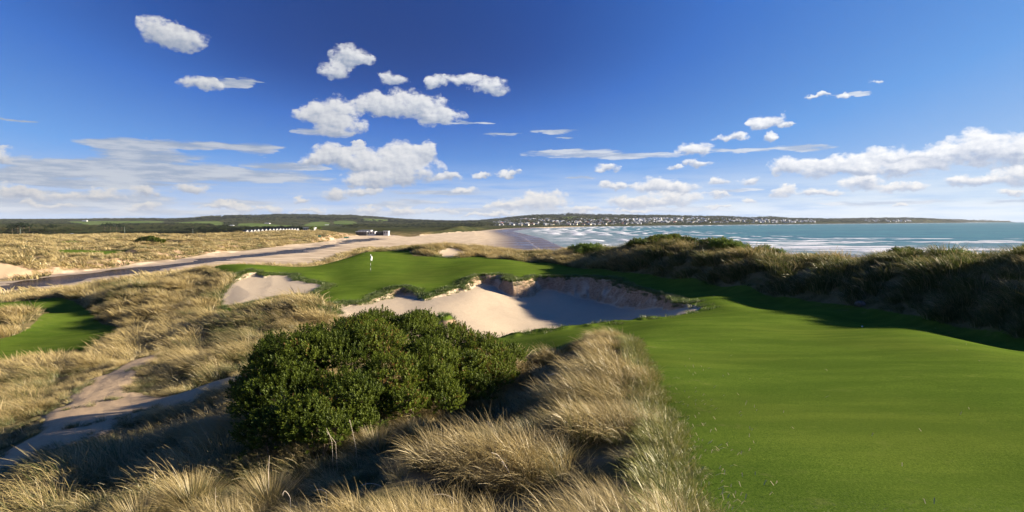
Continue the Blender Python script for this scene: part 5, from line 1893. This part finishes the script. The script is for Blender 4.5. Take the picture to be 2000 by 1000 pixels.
def net_fence(u0, u1, v, Y, label):
    x0 = pt(u0, v, Y)[0]
    x1 = pt(u1, v, Y)[0]
    zc = max(ground((x0 + x1) / 2, Y)[0], pt(u0, v + 1, Y)[2])
    root = empty('net_fence', ((x0 + x1) / 2, Y, zc))
    tag(root, label, 'net fence', 'green windbreak nets on the dune face')
    w = x1 - x0
    mb = MB()
    n = 8
    for i in range(n):
        a_, b2 = -w / 2 + w * i / n, -w / 2 + w * (i + 1) / n
        mb.box(a_, b2, -0.03 + 0.05 * math.sin(i), 0.03 + 0.05 * math.sin(i), 0.15, 1.35 + 0.1 * math.sin(i * 2))
    mb.build('net', mat_plain('green net', (0.04, 0.30, 0.19), 0.7, 0.2), root)
    for k in range(3):
        m2 = MB()
        m2.tube([(-w / 2 + k * w / 2, 0.12, -0.4), (-w / 2 + k * w / 2, 0.12, 1.6)], [0.06, 0.06], 6)
        m2.build('post', M_BARK, root)


net_fence(621, 627, 462, 430, 'green net fence on the dune face, left of the pair')
net_fence(672, 681, 464.5, 520, 'green net fence near the river bend, right of the pair')


# ------------------------------------------------------------------ the town on the headland
def town():
    M_TW = mat_plain('town white wall', (0.50, 0.50, 0.50), 0.7, 0.1)
    M_TR = mat_plain('town pale roof', (0.30, 0.32, 0.35), 0.6, 0.1)
    g = np.random.default_rng(321)
    combos = [(M_TW, M_TR, 'white house with pale roof'), (M_TW, M_ROOFD, 'white house with dark roof'), (M_CREAM, M_ROOFR, 'cream house with red roof'),
              (M_CREAM, M_TR, 'cream house with pale roof'), (M_GREYW, M_TR, 'grey house with pale roof')]
    protos = []
    for (w_, r_, s_) in combos:
        mb = MB()
        w, d, h, rh = 17, 12, 6.5, 3.2
        mb.box(-w / 2, w / 2, -d / 2, d / 2, -5, h, 0)
        for xx in (-w / 2, w / 2):
            mb.face([(xx, -d / 2, h), (xx, d / 2, h), (xx, 0, h + rh)], 0)
        for s in (-1, 1):
            mb.face([(-w / 2 - .6, 0, h + rh + .2), (w / 2 + .6, 0, h + rh + .2), (w / 2 + .6, s * (d / 2 + .7), h - .2), (-w / 2 - .6, s * (d / 2 + .7), h - .2)], 1)
        for k in range(3):
            mb.box(-w / 2 + 2 + k * 5.2, -w / 2 + 5 + k * 5.2, -d / 2 - .06, -d / 2 + .01, 2.0, 5.0, 2)
        protos.append(mb.mesh('house', [w_, r_, M_GLASS]))
    spots = []
    tries = 0
    while len(spots) < 620 and tries < 40000:
        tries += 1
        q = g.random()
        if q < 0.58:
            u = g.uniform(965, 1260)
            lo = 431.5 - 4.0 * min(1, max(0, (u - 965) / 60)) + (2 if u < 1000 else 0)
            v = g.uniform(max(lo, 427.5), 440.8)
            if 1075 < u < 1125 and v < 433:
                continue
        elif q < 0.84:
            u = g.uniform(1240, 1500)
            v = g.uniform(426.5, 436)
        elif q < 0.92:
            u = g.uniform(1500, 1600)
            v = g.uniform(430.5, 435)
        else:
            u = g.uniform(1690, 1780)
            v = g.uniform(430.0, 433.5)
        if any(abs(u - a_) < 1.9 and abs(v - b2) < 0.62 for a_, b2 in spots):
            continue
        spots.append((u, v))
    H = hit([s[0] for s in spots], [s[1] for s in spots])
    items = []
    for (u, v), p in zip(spots, H):
        if np.isnan(p[0]) or p[2] < 1.5 or p[1] < 1500:
            continue
        if lookup(ZN['padd'], p[:1], p[1:2])[0] > 0:
            continue
        items.append((u, v, p))
    items.sort(key=lambda t: t[2][1])
    ind, rest = items[:298], items[298:]
    VV, FF = [], []
    for i, (u, v, p) in enumerate(ind):
        k = int(g.choice(5, p=[0.42, 0.16, 0.10, 0.18, 0.14]))
        o = link('house', protos[k])
        o.location = (p[0], p[1], p[2])
        s = 0.42 + 0.00013 * p[1] * (0.7 + 0.6 * g.random())
        o.scale = (s, s, s * 0.95)
        o.rotation_euler = (0, 0, g.uniform(-0.9, 0.9))
        if u < 1090:
            where = 'low behind the beach, left end of town'
        elif u < 1250:
            where = 'on the hillside mid town'
        else:
            where = 'among trees at the right of town'
        tag(o, combos[k][2] + ' ' + where, 'house', combos[k][2] + 's ' + where)
    allm = MB()
    for (u, v, p) in rest:
        s = 0.42 + 0.00012 * p[1]
        w, d, h, rh = 17 * s, 12 * s, 6.5 * s, 3.2 * s
        x_, y_, z_ = p
        rz = g.uniform(-0.9, 0.9)
        ca, sa = math.cos(rz), math.sin(rz)
        n0 = len(allm.v)
        allm.box(-w / 2, w / 2, -d / 2, d / 2, -5, h, 0)
        for sgn in (-1, 1):
            allm.face([(-w / 2, 0, h + rh), (w / 2, 0, h + rh), (w / 2, sgn * d / 2, h), (-w / 2, sgn * d / 2, h)], 1)
            allm.face([(sgn * w / 2, -d / 2, h), (sgn * w / 2, d / 2, h), (sgn * w / 2, 0, h + rh)], 0)
        for j in range(n0, len(allm.v)):
            a_, b2, c_ = allm.v[j]
            allm.v[j] = (x_ + a_ * ca - b2 * sa, y_ + a_ * sa + b2 * ca, z_ + c_)
    if allm.v:
        tag(allm.build('distant_houses', [M_TW, M_TR]), 'farthest specks of houses scattered over the headland', 'houses', None, 'stuff')
    print('houses', len(ind), len(rest))


town()

hz = MB()
hz.box(-13500, 13500, -300, 13800, -6, 320)
m_h, t_h, o_h = new_mat('sea haze')
pv = t_h.add('ShaderNodeVolumePrincipled')
pv.inputs['Color'].default_value = (0.80, 0.88, 1.0, 1)
pv.inputs['Density'].default_value = 2.2e-5
pv.inputs['Anisotropy'].default_value = 0.0
t_h.l.new(pv.outputs[0], o_h.inputs['Volume'])
tag(hz.build('haze', m_h), 'thin pale sea haze over the bay and hills', 'haze', None, 'stuff')

sc.cycles.max_bounces = 6
sc.cycles.diffuse_bounces = 3
sc.cycles.glossy_bounces = 2
sc.cycles.transmission_bounces = 2
sc.cycles.transparent_max_bounces = 8
sc.cycles.volume_bounces = 0
sc.cycles.use_denoising = True
sc.cycles.use_adaptive_sampling = True
sc.cycles.adaptive_threshold = 0.012
